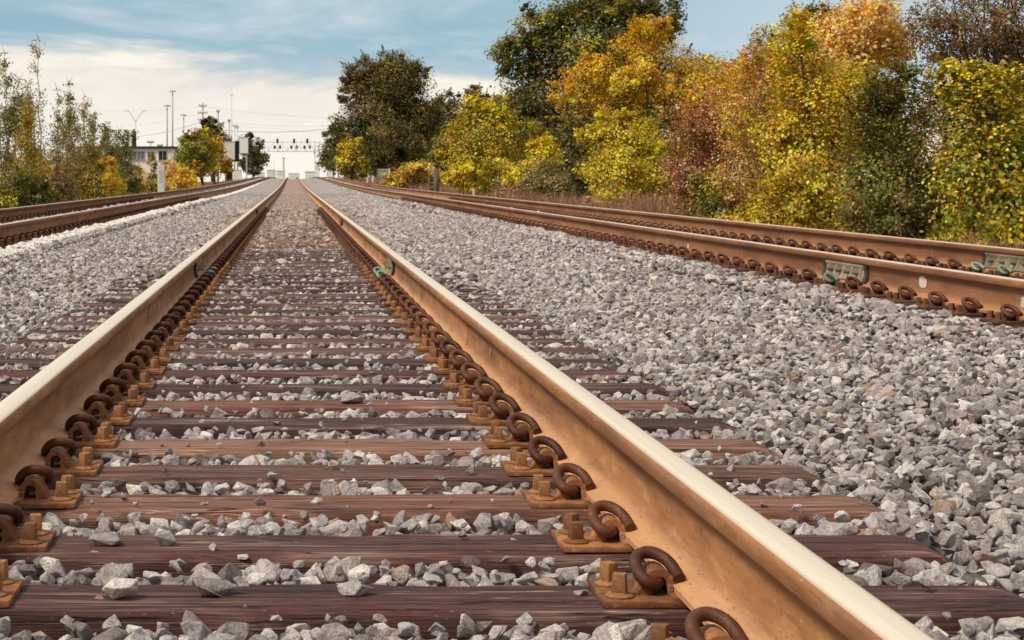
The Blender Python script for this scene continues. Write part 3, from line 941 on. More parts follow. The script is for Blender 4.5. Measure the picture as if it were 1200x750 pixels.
ng.links.new(join.outputs[0], iop.inputs['Instance'])
iop.inputs['Pick Instance'].default_value = True
ng.links.new(named('pick', 'INT'), iop.inputs['Instance Index'])
e2r = ng.nodes.new('FunctionNodeEulerToRotation')
ng.links.new(named('turn', 'FLOAT_VECTOR'), e2r.inputs[0])
ng.links.new(e2r.outputs[0], iop.inputs['Rotation'])
ng.links.new(named('size3', 'FLOAT_VECTOR'), iop.inputs['Scale'])
ng.links.new(iop.outputs[0], go.inputs[0])
md = ballast.modifiers.new('stones', 'NODES'); md.node_group = ng

# single stones that lie on the nearest ties
def lone(x, y, w, h, label, seed, cs=(1, 1, 1)):
    v, f = rock(seed, 16)
    v = np.array(v); v -= v.min(0) * np.array([0, 0, 1])
    ext = v.max(0) - v.min(0)
    v = v * np.array([w / ext[0], w * 0.8 / ext[1], h / ext[2]])
    mb = MB(); mb.add(v.tolist(), f)
    thing('ballast_stone', label, 'stone', (x, y, -0.002), random.uniform(-.4, .4), 'loose stones lying on the nearest ties', mb.mesh('ballast_stone', [M['stone']]))
def wx(px, Y): return (px - VX) / FPX * Y
lone(wx(143, 3.45), 3.44, 0.066, 0.042, 'squat grey stone lying near the left end of the lowest full tie', 501)
lone(wx(249, 3.47), 3.46, 0.086, 0.036, 'long flat grey stone lying on the lowest full tie, between two smaller stones', 502)
lone(wx(417, 3.47), 3.46, 0.068, 0.028, 'pointed flat stone lying alone near the middle of the lowest full tie', 503)
lone(wx(680, 3.47), 3.46, 0.030, 0.013, 'tiny pebble on the lowest full tie beside the right spring clip', 504)
lone(wx(127, 3.94), 3.95, 0.074, 0.024, 'thin flat stone lying on the second tie from the bottom', 505)
lone(wx(195, 3.94), 3.93, 0.050, 0.034, 'rounded grey stone on the second tie, right of the flat one', 506)
lone(wx(1097, 3.97), 3.90, 0.045, 0.040, 'brownish stone leaning at the right end of the second tie', 507)
lone(wx(410, 6.45), 6.4, 0.085, 0.04, 'dark grey stone lying on a tie near the middle of the track', 508)

# ------------------------------------------------------------------ foliage
def leaf_object(name, P, size, cols, parent, kind='rhomb', up=0.35, droop=0.2, out=None):
    n = len(P)
    nrm = rng.normal(size=(n, 3)); nrm[:, 2] = np.abs(nrm[:, 2]) * 0.8 + up * 0.6
    if out is not None: nrm = nrm * 0.75 + out
    nrm /= np.linalg.norm(nrm, axis=1)[:, None]
    t = rng.normal(size=(n, 3)); t[:, 2] -= droop
    t -= nrm * (t * nrm).sum(1)[:, None]
    t /= np.linalg.norm(t, axis=1)[:, None] + 1e-9
    b = np.cross(nrm, t)
    if kind == 'maple':
        shp = np.array([(0, -.5, 0), (.28, -.36, .06), (.40, -.06, .12), (.26, .02, .07), (.27, .26, .08), (.10, .26, .02), (0, .6, -.12),
                        (-.10, .26, .02), (-.27, .26, .08), (-.26, .02, .07), (-.40, -.06, .12), (-.28, -.36, .06)])
    else:
        shp = np.array([(0, -.5, 0), (.30, -.05, .08), (0, .5, -.06), (-.30, -.05, .08)])
    m = len(shp)
    V = P[:, None, :] + size[:, None, None] * (shp[None, :, 0, None] * b[:, None, :] + shp[None, :, 1, None] * t[:, None, :] + shp[None, :, 2, None] * nrm[:, None, :])
    me = bpy.data.meshes.new(name)
    me.vertices.add(n * m); me.vertices.foreach_set('co', V.astype(np.float32).ravel())
    me.loops.add(n * m); me.loops.foreach_set('vertex_index', np.arange(n * m, dtype=np.int32))
    me.polygons.add(n); me.polygons.foreach_set('loop_start', np.arange(0, n * m, m, dtype=np.int32))
    me.update(calc_edges=True)
    a = me.attributes.new('col', 'FLOAT_COLOR', 'FACE')
    c4 = np.ones((n, 4), dtype=np.float32); c4[:, :3] = cols
    a.data.foreach_set('color', c4.ravel())
    me.materials.append(M['leaf'])
    return obj(name, me, parent)

def palette_cols(pal, n, clump_id=None, nclump=1, mixw=0.65):
    cs = np.array([p[0] for p in pal]); w = np.array([p[1] for p in pal], float); w /= w.sum()
    leaf = cs[rng.choice(len(cs), n, p=w)]
    if clump_id is not None:
        cc = cs[rng.choice(len(cs), nclump, p=w)][clump_id]
        sel = (rng.random(n) < mixw)[:, None]
        leaf = np.where(sel, cc, leaf)
        leaf = leaf * rng.lognormal(-0.05, 0.34, nclump)[clump_id][:, None]
    j = rng.lognormal(0, 0.22, (n, 1))
    return np.clip(leaf * j * rng.uniform(0.9, 1.1, (n, 3)), 0, 0.9)

def crown_points(ells, n, clump=90, tight=0.19, shell=0.5):
    """ells: (x,y,z,rx,ry,rz,weight) -> leaf points gathered in clumps near an uneven surface"""
    w = np.array([e[6] for e in ells], float); w /= w.sum()
    nc = max(6, n // clump)
    which = rng.choice(len(ells), nc, p=w)
    E = np.array([e[:6] for e in ells])[which]
    d = rng.normal(size=(nc, 3)); d /= np.linalg.norm(d, axis=1)[:, None]
    r = shell + (1 - shell) * rng.random(nc) ** 0.6
    ph = rng.uniform(0, 6, 3)
    lump = 1 + 0.16 * np.sin(d[:, 0] * 5 + ph[0] + which) * np.cos(d[:, 2] * 6 + ph[1]) + rng.normal(0, 0.07, nc)
    cc = E[:, :3] + d * E[:, 3:6] * (r * lump)[:, None]
    cr = tight * E[:, 3:6].mean(1) * rng.uniform(0.6, 1.4, nc)
    cid = rng.integers(0, nc, n)
    g = rng.normal(size=(n, 3)); gl = np.linalg.norm(g, axis=1)[:, None]
    g *= np.minimum(1, 2.0 / gl)
    p = cc[cid] + g * cr[cid][:, None] * np.array([1, 1, 0.75])
    return p, cid, nc, cc

def limb(mb, a, b, r0, r1, n=5, wob=0.08, seg=5):
    a, b = Vector(a), Vector(b)
    ln = (b - a).length
    pts = []; rad = []
    for k in range(seg + 1):
        t = k / seg
        p = a.lerp(b, t)
        p.z += 0.10 * ln * math.sin(PI * t) * 0.5
        if 0 < k < seg:
            p += Vector((random.gauss(0, 1), random.gauss(0, 1), random.gauss(0, 1))) * wob * ln * 0.3
        pts.append(p); rad.append(r0 + (r1 - r0) * t)
    mb.tube(pts, rad, n)
    return pts

def plant(name, cat, label, X, Y, ells, n, leaf, pal, trunk=0.1, stems=1, limbs=14, bark='bark', group=None, kind='rhomb', clump=90, tight=0.19,
          shell=0.5, z0=None, fork=0.35, up=0.35, twigs=0):
    """ells are relative to the plant's foot"""
    z0 = gz(Y) - 0.46 if z0 is None else z0
    t = thing(name, label, cat, (X, Y, z0), 0, group)
    if Y < 40 and n > 1000:
        leaf *= 0.80; n = int(n * 1.5)
    more = []
    for e in ells:
        for q in range(4):
            dv = Vector((random.gauss(0, 1), random.gauss(0, 1), random.gauss(0.25, 0.9))).normalized()
            f = random.uniform(0.30, 0.52)
            more.append((e[0] + dv.x * e[3] * .82, e[1] + dv.y * e[4] * .82, max(e[5] * f * .6, e[2] + dv.z * e[5] * .82), e[3] * f, e[4] * f, e[5] * f * 1.1, e[6] * f * .55))
    sh = .84 if Y < 85 else .93
    ells = [(*e[:3], e[3] * sh, e[4] * sh, e[5] * sh, e[6]) for e in ells] + [(*m_[:6], m_[6] * (1 if Y < 85 else .45)) for m_ in more]
    P, cid, nc, cc = crown_points(ells, n, clump, tight, shell)
    P[:, 2] = np.maximum(P[:, 2], 0.02)
    n = int(n * 1.35); P, cid, nc, cc = crown_points(ells, n, clump, tight, shell * 0.85)
    P[:, 2] = np.maximum(P[:, 2], 0.02)
    ctr = np.array([np.average([e[k] for e in ells], weights=[e[6] for e in ells]) for k in range(3)])
    span = np.mean([e[3] for e in ells])
    cols = palette_cols(pal, n, cid, nc)
    # loose sprays that break the outline
    nsp = max(4, nc // 5); per = max(6, clump // 4)
    SPp, SPc = [], []
    ccn = np.array(cc)
    far = np.argsort(-np.linalg.norm((ccn - ctr) / (np.array([1, 1, 1.2])), axis=1))[:max(nsp, nc // 2)]
    spray_lines = []
    for q in range(nsp):
        a = ccn[far[rng.integers(len(far))]]
        d = (a - ctr); d /= np.linalg.norm(d) + 1e-6
        d = d + rng.normal(0, 0.45, 3) + np.array([0, 0, 0.45]); d /= np.linalg.norm(d)
        ln = span * rng.uniform(0.35, 0.85)
        tt = rng.random(per) ** 0.8
        SPp.append(a + d * (tt * ln)[:, None] + rng.normal(size=(per, 3)) * (0.05 * span * (1.2 - tt))[:, None])
        SPc.append(np.repeat(cols[rng.integers(n)][None], per, 0) * rng.lognormal(0, .15, (per, 1)))
        spray_lines.append((a, a + d * ln))
    P = np.vstack([P] + SPp); cols = np.clip(np.vstack([cols] + SPc), 0, .9); n = len(P)
    P[:, 2] = np.maximum(P[:, 2], 0.02)
    cols = np.clip(cols * np.array([1.42, 1.34, 1.15]), 0, .93)
    size = leaf * rng.lognormal(0, 0.25, n)
    o = (P - ctr) / np.array([1, 1, 1.1]); o /= np.linalg.norm(o, axis=1)[:, None] + 1e-6
    o2 = np.array(o); o2[:, 2] += 0.25
    leaf_object('crown', P, size, cols, t, kind, up, out=o2 * 0.8)
    mb = MB()
    top = max(e[2] for e in ells)
    bases = []
    for s in range(stems):
        a = (random.gauss(0, trunk * (0 if stems == 1 else 2.0)), random.gauss(0, trunk * (0 if stems == 1 else 2.0)), -0.05)
        e = ells[s % max(1, len(ells) // 5)]
        b = (e[0] * 0.7, e[1] * 0.7, e[2] * (0.9 if stems == 1 else 1.0))
        pts = limb(mb, a, b, trunk, trunk * 0.35, 8, 0.04, 7)
        bases.append(pts)
    for q in range(limbs):
        pts = bases[q % len(bases)]
        st = pts[random.randint(max(1, int(len(pts) * fork)), len(pts) - 1)]
        tgt = cc[random.randrange(len(cc))]
        r = trunk * random.uniform(0.18, 0.4)
        lp = limb(mb, st, tgt, r, r * 0.25, 5, 0.10)
        for w in range(twigs):
            s2 = lp[random.randint(2, len(lp) - 1)]
            d = Vector((random.gauss(0, 1), random.gauss(0, 1), random.gauss(0.5, 0.7))).normalized() * (ells[0][3] * random.uniform(0.25, 0.55))
            limb(mb, s2, s2 + d, r * 0.3, r * 0.08, 4, 0.12, 3)
    for a, b in spray_lines:
        limb(mb, a, b, trunk * 0.10, trunk * 0.03, 4, 0.05, 3)
    obj('trunk', mb.mesh('trunk', [M[bark]]), t)
    return t

# colours (linear)
DG = (0.070, 0.078, 0.018); OL = (0.180, 0.155, 0.028); MG = (0.150, 0.200, 0.028); YG = (0.46, 0.375, 0.028); YL = (0.80, 0.52, 0.045)
GD = (0.66, 0.37, 0.022); OR = (0.80, 0.34, 0.055); PK = (0.85, 0.50, 0.25); TN = (0.52, 0.33, 0.145); BR = (0.20, 0.105, 0.050); MR = (0.22, 0.040, 0.038)
GY = (0.34, 0.31, 0.16); PB = (0.30, 0.15, 0.12); DB = (0.120, 0.080, 0.040)

def E(w, h, zc, dx=0, dy=0, wt=1, d=None):
    return (dx, dy, zc, w, d or w, h, wt)

def top_of(py, Y): return CAM_H + (VY - py) / FPX * Y   # height of a photo row at a distance

# ---- right side, near to far
def Rp(px, Y): return wx(px, Y)
Y = 21.0
plant('maple_sapling', 'sapling', 'yellow green broad leaved maple sapling at the right edge, behind the right track', Rp(1160, Y), Y,
      [E(.62, .75, 1.7, .05, 0, 1.2), E(.66, .7, .85, .0, -.1, 1.2), E(.55, .8, 1.3, .85, .1, 1), E(.3, .25, 2.3, -.35, 0, .25), E(.5, .5, .35, -.1, -.1, .7)], 16000, 0.056,
      [(YG, 4.2), (YL, 1.6), (MG, 2.4), (OL, 2.0), (GD, .4)], 0.03, 3, 16, kind='maple', clump=40, tight=0.24, shell=0.4)
Y = 25.0
plant('bare_tree', 'tree', 'dark brown twiggy tree above the maple sapling in the upper right corner', Rp(1165, Y), Y,
      [E(1.05, .9, 3.5, .0, 0, 2), E(.9, .9, 2.4, .45, .2, 1.5), E(.8, .7, 4.4, .3, 0, 1), E(.5, .4, 3.2, -.8, 0, .5)], 11000, 0.052,
      [(DB, 4), (BR, 3), (OL, 1), (GD, .35)], 0.07, 2, 40, clump=40, tight=0.26, twigs=5)
Y = 22.5
plant('vine_shrub', 'shrub', 'dark green vine covered shrub left of the yellow maple sapling', Rp(1046, Y), Y,
      [E(.52, .75, 1.65, .05, 0, 1.2), E(.60, .85, .9, 0, -.1, 1.5), E(.5, .5, .4, .25, -.1, 1), E(.35, .35, 2.25, .1, 0, .5)], 15000, 0.055,
      [(DG, 2.6), (OL, 2.8), (DB, 2.0), (MG, 1.8), (BR, 1.2), (YG, .25)], 0.04, 3, 14, clump=50, tight=0.26)
Y = 27.0
plant('autumn_shrub', 'shrub', 'tall shrub turning peach orange at the top and yellow below, above the dark vine shrub', Rp(985, Y), Y,
      [E(.75, .6, 3.35, .35, 0, 1.1), E(.62, .6, 2.9, -.1, -.1, 1.0)], 8500, 0.062,
      [(PK, 3.5), (OR, 2.2), (TN, 1.2), (YL, 1.2)], 0.05, 3, 18, 'palebark', kind='maple', clump=34, tight=0.26, shell=0.3)
plant('yellow_shrub', 'shrub', 'bright yellow green shrub below the peach orange foliage, left of the dark vine shrub', Rp(972, Y - 1.2), Y - 1.2,
      [E(.75, .75, 2.25, .12, 0, 1.5), E(.62, .75, 1.3, -.42, 0, 1.2), E(.75, .7, .75, -.25, 0, 1.2), E(.45, .6, 2.95, -.55, .1, .6)], 19000, 0.049,
      [(YL, 2.6), (YG, 3.6), (GD, 1.4), (MG, 1.6), (OR, .5), (TN, .6)], 0.04, 4, 18, kind='maple', clump=40, tight=0.24, shell=0.35)
Y = 30.0
plant('russet_shrub', 'shrub', 'russet and tan shrub with bare stems between the maroon and the yellow shrubs', Rp(882, Y), Y,
      [E(.78, .75, 2.2, 0, 0, 1.4), E(.75, .75, 1.3, -.1, -.1, 1.4), E(.8, .5, .6, .1, -.1, 1), E(.4, .4, 2.95, .2, .1, .4)], 15000, 0.052,
      [(TN, 3), (OR, 1.8), (GD, 1.8), (BR, 2.2), (MR, 1.0), (YG, 1.5), (PK, .8)], 0.035, 5, 30, 'palebark', clump=44, tight=0.24, shell=0.35, twigs=3)
plant('yellow_leaved_bush', 'bush', 'low yellow leaved bush at the foot of the russet shrub, close to the rail', Rp(905, 25.5), 25.5,
      [E(.6, .42, .55, 0, 0, 1), E(.5, .45, .9, .15, .1, .7), E(.4, .3, .4, -.5, 0, .5)], 4200, 0.06,
      [(GD, 2.6), (YL, 1.6), (YG, 1.6), (TN, 1.0), (BR, .8), (MG, .8)], 0.025, 4, 12, clump=36, tight=0.26, shell=0.35)
Y = 34.0
plant('maroon_shrub', 'shrub', 'maroon purple twiggy shrub left of the russet shrub', Rp(815, Y), Y,
      [E(.62, .72, 2.1, .0, 0, 1.4), E(.62, .8, 1.2, -.05, 0, 1.4), E(.5, .4, .6, .3, -.2, .6)], 7000, 0.058,
      [(MR, 3.4), (PB, 3.0), (BR, 1.2), (TN, 1.4), (YG, .6)], 0.03, 6, 34, 'purplebark', clump=40, tight=0.24, shell=0.35, twigs=4)
plant('green_bush', 'bush', 'small mixed green bush at the foot of the maroon shrub', Rp(842, 30), 30,
      [E(.55, .42, .5, 0, 0, 1), E(.35, .4, .95, -.1, 0, .6)], 3200, 0.06, [(MG, 2.2), (OL, 2), (GY, 1), (YG, 1), (TN, .6)], 0.02, 4, 10, clump=36, tight=0.26)
Y = 44.0
plant('golden_tree', 'tree', 'small golden orange tree rising behind the maroon shrub', Rp(838, Y), Y,
      [E(.85, .9, 3.3, 0, 0, 1), E(.9, .9, 2.3, .3, 0, 1), E(.5, .6, 3.6, 1.0, 0, .5)], 7500, 0.085, [(GD, 4), (OR, 1), (OL, 1.4), (YL, 1)], 0.06, 2, 20, clump=50, tight=0.23)
Y = 38.0
plant('leafy_tree', 'tree', 'dark green tree with loose top sprigs behind the russet shrub', Rp(925, Y), Y,
      [E(.9, 1.0, 3.2, .1, 0, 1.4), E(.45, .5, 4.15, .25, 0, .5), E(.4, .5, 3.9, -.5, 0, .35), E(.8, .7, 2.2, -.3, 0, .8), E(.55, .5, 4.4, .9, 0, .4)], 7500, 0.075,
      [(OL, 2.4), (DG, 2), (GD, 1.2), (YG, 1.0), (BR, 1.2), (TN, .8)], 0.06, 2, 26, clump=44, tight=0.24, twigs=2)
Y = 52.0
plant('yellow_green_bush', 'bush', 'large yellow green bush standing left of the maroon shrub', Rp(732, Y), Y,
      [E(1.15, .85, 2.2, -.05, 0, 1.5), E(1.3, .85, 1.2, .05, -.1, 1.5), E(.6, .5, 2.75, -.35, 0, .5), E(.8, .6, 1.6, .75, 0, .7)], 17000, 0.075,
      [(YG, 4.5), (YL, 2.0), (MG, 1.2), (GD, .6), (TN, .4)], 0.05, 4, 18, clump=55, tight=0.22, shell=0.4)
Y = 64.0
plant('grey_green_bush', 'bush', 'dull grey green bush with drooping twigs between two yellow bushes', Rp(640, Y), Y,
      [E(.85, .62, 1.15, 0, 0, 1.3), E(.7, .5, .8, .5, -.1, .8)], 5500, 0.07, [(GY, 3), (OL, 2.2), (DG, 1.3), (BR, .8)], 0.03, 4, 18, clump=45, tight=0.23, twigs=2)
plant('yellow_bush', 'bush', 'upright yellow bush peeping over the grey green bush', Rp(634, 70), 70,
      [E(.85, .7, 1.9, 0, 0, 1), E(.8, .6, 1.3, -.7, 0, .8)], 4200, 0.11, [(YG, 2.5), (YL, 3), (MG, .8)], 0.04, 3, 12, clump=40, tight=0.24)
Y = 80.0
plant('broad_yellow_tree', 'tree', 'broad bushy yellow green tree just left of the tall dark tree', Rp(566, Y), Y,
      [E(1.9, 1.35, 3.1, .1, 0, 1.5), E(2.2, 1.3, 1.8, 0, 0, 1.5), E(1.1, .8, 3.9, .3, 0, .7), E(1.0, .8, 2.6, -1.1, 0, .6)], 22000, 0.105,
      [(YG, 3.4), (OL, 2.0), (YL, 1.5), (GD, 1.3), (MG, 1.4)], 0.10, 3, 20, clump=70, tight=0.20, shell=0.45)
plant('small_yellow_bush', 'bush', 'small round yellow bush in front of the broad yellow green tree', Rp(546, 71), 71,
      [E(.75, .6, 1.2, 0, 0, 1), E(.6, .5, .8, .4, 0, .7)], 4200, 0.10, [(YL, 2.4), (YG, 3.2), (MG, .8)], 0.03, 3, 10, clump=45, tight=0.23)
plant('low_golden_bush', 'bush', 'low golden tan bush beyond the wooden post, below the largest far dark tree', Rp(486, 108), 108,
      [E(1.2, .7, 1.35, 0, 0, 1), E(.8, .6, 1.0, -1.1, 0, .6), E(.8, .6, 1.1, 1.0, 0, .6)], 5200, 0.14, [(GD, 2), (TN, 2), (YL, 1.2), (OL, 1.6)], 0.04, 4, 12, clump=50, tight=0.23)
# tall trees behind
Y = 190.0
plant('dense_dark_tree', 'tree', 'large dense dark brown green tree nearest the far end of the right track', Rp(456, Y), Y,
      [E(4.0, 3.6, 10.2, .3, 0, 2.2), E(4.6, 4.0, 6.4, .2, 0, 2.6), E(2.6, 2.4, 11.3, 1.2, 0, 1.2), E(2.0, 1.8, 11.6, -2.6, 0, .9), E(1.6, 2.0, 9.5, -3.7, 0, .6), E(2.4, 3.5, 6.0, 3.6, 0, 1.0), E(3.6, 2, 2.6, 0, 0, 1.3)],
      66000, 0.21, [(DB, 2.2), (OL, 2.6), (DG, 2.6), (BR, .8)], 0.38, 1, 40, clump=95, tight=0.17, shell=0.5)
plant('yellowish_tree', 'tree', 'small yellow green tree tucked at the left foot of the large dense dark tree', Rp(411, 178), 178,
      [E(1.3, 1.6, 3.4, 0, 0, 1), E(1.5, 1.2, 2.0, .4, 0, .8)], 3800, 0.25, [(OL, 2), (YG, 2.6), (GD, .8)], 0.1, 2, 10, clump=60, tight=0.22)
Y = 330.0
plant('dark_conifer', 'conifer', 'dark conifer beside the right end of the signal gantry', Rp(391, Y), Y,
      [E(1.9, 2.2, 8.2, .1, 0, 1), E(2.6, 2.4, 5.6, .1, 0, 1.4), E(2.6, 2.0, 3.4, 0, 0, 1.2), E(1.0, 1.2, 9.9, .6, 0, .4)], 8000, 0.34, [(DG, 3), (DB, 1.4), (OL, .6)], 0.2, 1, 16, clump=60, tight=0.2)
Y = 232.0
plant('far_dark_tree', 'tree', 'dark tree seen between the large dense dark tree and the broad yellow tree', Rp(538, Y), Y,
      [E(3.2, 3.0, 8.8, -.5, 0, 1.3), E(3.6, 3.4, 5.4, 0, 0, 1.4), E(1.6, 1.4, 10.9, 2.0, 0, .5), E(2.6, 2.4, 8.6, 3.2, 0, .8), E(2.5, 2.5, 6.0, -3.4, 0, .8)],
      12000, 0.34, [(DG, 2), (DB, 1.8), (OL, 1.4)], 0.3, 1, 24, clump=70, tight=0.19)
Y = 125.0
plant('tall_dark_tree', 'tree', 'tallest dark green tree, behind the golden yellow tree at the top of the photo', Rp(690, Y), Y,
      [E(4.6, 4.0, 10.6, .2, 0, 2.4), E(5.4, 4.0, 7.0, -.3, 0, 2.4), E(2.0, 1.8, 9.4, -4.6, 0, .8), E(2.6, 2.2, 13.0, .8, 0, 1.1), E(4.6, 2.4, 3.2, -1.2, 0, 1.5), E(2.4, 2.0, 11.6, 4.2, 0, .9), E(2.2, 1.8, 11.2, -2.9, 0, .8), E(2, 2.2, 5.6, -4.3, 0, .7)],
      58000, 0.21, [(DG, 3.4), (OL, 2.6), (MG, 1.2), (DB, .8), (GD, .25)], 0.40, 1, 46, clump=95, tight=0.16, shell=0.45)
Y = 105.0
plant('golden_yellow_tree', 'tree', 'big golden yellow tree standing in front of the tallest dark green tree', Rp(748, Y), Y,
      [E(2.7, 2.1, 7.4, .9, 0, 1.6), E(2.5, 1.8, 6.2, -2.0, 0, 1.3), E(2.2, 1.5, 5.2, 1.6, 0, 1), E(1.5, 1.2, 9.3, .5, 0, .7), E(1.6, 1.3, 7.2, -2.6, 0, .5), E(2.2, 1.6, 6.6, 3.6, 0, .9), E(1.3, 1.0, 4.8, -2.6, 0, .4)],
      28000, 0.145, [(GD, 4.6), (YL, 1.5), (OL, 1.6), (OR, .6)], 0.28, 1, 34, clump=85, tight=0.17, shell=0.45)
plant('background_tree', 'tree', 'olive tree filling the gap low behind the russet and maroon shrubs', Rp(850, 60), 60,
      [E(1.9, 1.4, 2.5, 0, 0, 1.3), E(1.7, 1.2, 2.0, 2.2, 0, 1), E(1.6, 1.0, 2.2, -1.7, 0, .8), E(1.5, 1.3, 2.5, 4.2, 0, 1)], 11000, 0.12, [(OL, 3), (DG, 1.5), (GD, 1.5), (BR, 1)], 0.12, 3, 18, clump=60, tight=0.2)
plant('background_tree', 'tree', 'dark olive tree low behind the yellow maple sapling and vine shrub', Rp(1090, 31), 31,
      [E(1.2, 1.3, 1.6, 0, 0, 1.2), E(1.2, 1.3, 1.5, 1.4, 0, 1.2), E(.9, .9, 2.6, .6, 0, .8), E(1.0, 1.0, 1.3, -1.3, 0, .8)], 12000, 0.085, [(DG, 2), (OL, 2.2), (DB, 2.4), (GD, .5)], 0.1, 3, 24, clump=60, tight=0.22)
plant('ruddy_bush', 'bush', 'tiny salmon red bush at the foot of the yellow leaved bush, by the rail', Rp(988, 22.3), 22.3,
      [E(.16, .22, .42, 0, 0, 1)], 260, 0.055, [(OR, 2), (PK, 1.5), (MR, .6)], 0.01, 3, 6, clump=20, tight=0.3)

for px, Y_, w_, h_, n_, lab in ((615, 145, 6.5, 3.4, 12000, 'dark undergrowth tree low behind the broad yellow green tree'),
                               (690, 95, 4.6, 2.2, 10000, 'dark undergrowth tree low behind the large yellow green bush'),
                               (790, 75, 3.0, 1.6, 6000, 'dark undergrowth tree low behind the maroon shrub'),
                               (470, 225, 9.0, 3.2, 8000, 'dark undergrowth tree low behind the large dense dark tree'),
                               (545, 180, 5.0, 2.6, 7000, 'dark undergrowth tree low behind the low golden bush')):
    plant('undergrowth_tree', 'tree', lab, wx(px, Y_), Y_, [E(w_ * .6, h_, h_ * 1.0, -w_ * .4, 0), E(w_ * .6, h_ * .9, h_ * 1.1, w_ * .4, 0), E(w_ * .6, h_ * .8, h_ * .7, 0, -.3)], n_, .11 + Y_ / 900,
          [(DG, 3), (OL, 2), (DB, 1.6)], .1, 4, 14, clump=60, tight=.26, shell=.2)
# ---- left side
for px, Y_, w_, h_, n_, lab in ((20, 58, 1.5, .95, 6500, 'olive backing bush behind the left edge saplings'),
                               (75, 68, 1.7, 1.05, 6500, 'olive backing bush behind the midway saplings'),
                               (122, 82, 1.5, 1.0, 5000, 'olive backing bush behind the flame yellow tree')):
    plant('backing_bush', 'bush', lab, wx(px, Y_), Y_, [E(w_ * .6, h_, h_ * 1.0, -w_ * .4, 0), E(w_ * .6, h_, h_ * 1.05, w_ * .4, 0), E(w_ * .6, h_ * .8, h_ * 1.6, 0, .2, .5)], n_, .08,
          [(OL, 3), (GY, 1.6), (YG, .9), (MG, 1.4)], .03, 5, 18, 'palebark', clump=40, tight=.26, shell=.2)
def sapling(px, Y, top_px, n, leaf, pal, label, lean=0.0, wid=0.32, bark='palebark', stems=3, low=0.0):
    n = int(n * 2.1); pal = [(tuple(min(.9, q * 1.15) for q in c), w) for c, w in pal]
    X = wx(px, Y); z0 = gz(Y) - 0.46
    H = top_of(top_px, Y) - z0
    t = thing('sapling', label, 'sapling', (X, Y, z0), 0, 'slim saplings beside the left track')
    mb = MB(); tips = []
    for s in range(stems):
        a = Vector((random.gauss(0, .06), random.gauss(0, .06), -.05))
        h = H * (1 if s == 0 else random.uniform(.7, .92))
        b = Vector((lean * h + random.gauss(0, .10) * (s > 0) * 2, random.gauss(0, .1), h))
        pts = limb(mb, a, b, 0.026, 0.005, 6, 0.03, 9)
        for q in range(int(15 * h / 3.5)):
            k = random.randint(int(2 + low * 8), len(pts) - 1)
            st = pts[k]; fr = k / (len(pts) - 1)
            ang = random.uniform(0, 2 * PI)
            ln = wid * (1.25 - 0.8 * fr) * random.uniform(0.5, 1.3)
            e = st + Vector((math.cos(ang) * ln, math.sin(ang) * ln, ln * random.uniform(0.8, 1.9)))
            lp = limb(mb, st, e, 0.008, 0.002, 4, 0.08, 4)
            tips += [(p, 0.07 + .05 * (1 - fr)) for p in lp[1:]]
        tips += [(p, 0.06) for p in pts[3:]]
    idx = rng.integers(0, len(tips), n)
    P = np.array([tips[i][0] for i in idx]) + rng.normal(size=(n, 3)) * np.array([tips[i][1] for i in idx])[:, None]
    P = P[P[:, 2] < H]; n = len(P)
    leaf_object('crown', P, leaf * rng.lognormal(0, .22, n), palette_cols(pal, n), t)
    obj('trunk', mb.mesh('trunk', [M[bark]]), t)
SPAL = [(GY, 3), (OL, 3), (TN, .8), (MG, 2.0), (YG, .6)]
for a in ((6, 50, 62, 2000, .062, SPAL, 'grey leaved slim sapling at the left edge of the photo', 0.0, .3),
          (20, 53, 92, 1100, .062, SPAL, 'shorter grey leaved sapling just right of the left edge one', 0.02, .3),
          (44, 52, 47, 1100, .060, [(GY, 3), (PB, .7), (OL, 2.4), (TN, .8)], 'tallest slim sapling with a loose bare waisted top, left side', 0.01, .30),
          (62, 55, 104, 1000, .06, SPAL, 'thin sapling standing right of the tallest sapling', .03, .28),
          (78, 57, 98, 1500, .062, SPAL, 'full grey green sapling midway along the left thicket', .02, .34),
          (96, 60, 112, 1300, .064, [(GY, 2), (OL, 3), (GD, 1.4), (TN, 1)], 'olive sapling with pointed top right of the midway one', .02, .34),
          (108, 63, 132, 1500, .068, [(OL, 3), (GY, 2), (MG, 1), (TN, 1)], 'olive sapling sloping toward the small flame yellow tree', .02, .4),
          (124, 66, 142, 1700, .07, [(OL, 3), (GY, 1.6), (MG, 1.6), (TN, .8)], 'leafy olive sapling right above the flame yellow tree', .03, .42),
          (138, 70, 152, 1800, .075, [(OL, 3), (GY, 2), (MG, 1.2)], 'leafy olive sapling at the right end of the left thicket', .02, .46),
          (32, 50, 118, 1500, .062, [(GD, 2), (YG, 1.5), (OL, 2.5)], 'tawny sapling behind the dark bush at left', .0, .4)):
    sapling(*a)
plant('dark_green_bush', 'bush', 'dark green bush low at the left edge, beside the left track', wx(30, 49), 49,
      [E(.72, .55, .95, 0, 0, 1.4), E(.7, .45, .6, -.5, 0, 1), E(.55, .4, .6, .45, -.1, .9)], 7500, 0.06, [(DG, 2.6), (OL, 2.6), (MG, 1.4), (BR, .6)], 0.03, 4, 14, clump=55, tight=0.22)
plant('light_green_bush', 'bush', 'lighter green bush in the lower left corner of the thicket, cut by the photo edge', wx(4, 46.5), 46.5,
      [E(.42, .36, .55, 0, 0, 1)], 2200, 0.06, [(MG, 2), (YG, 1.6), (OL, 1.5)], 0.02, 3, 8, clump=40, tight=0.25)
plant('tawny_bush', 'bush', 'tawny yellow bush above the dark green bush on the left', wx(36, 55), 55,
      [E(.75, .55, 1.7, 0, 0, 1), E(.6, .4, 1.35, .5, 0, .6)], 3800, 0.065, [(GD, 2.4), (TN, 2), (OL, 2)], 0.03, 3, 14, 'palebark', clump=40, tight=0.25)
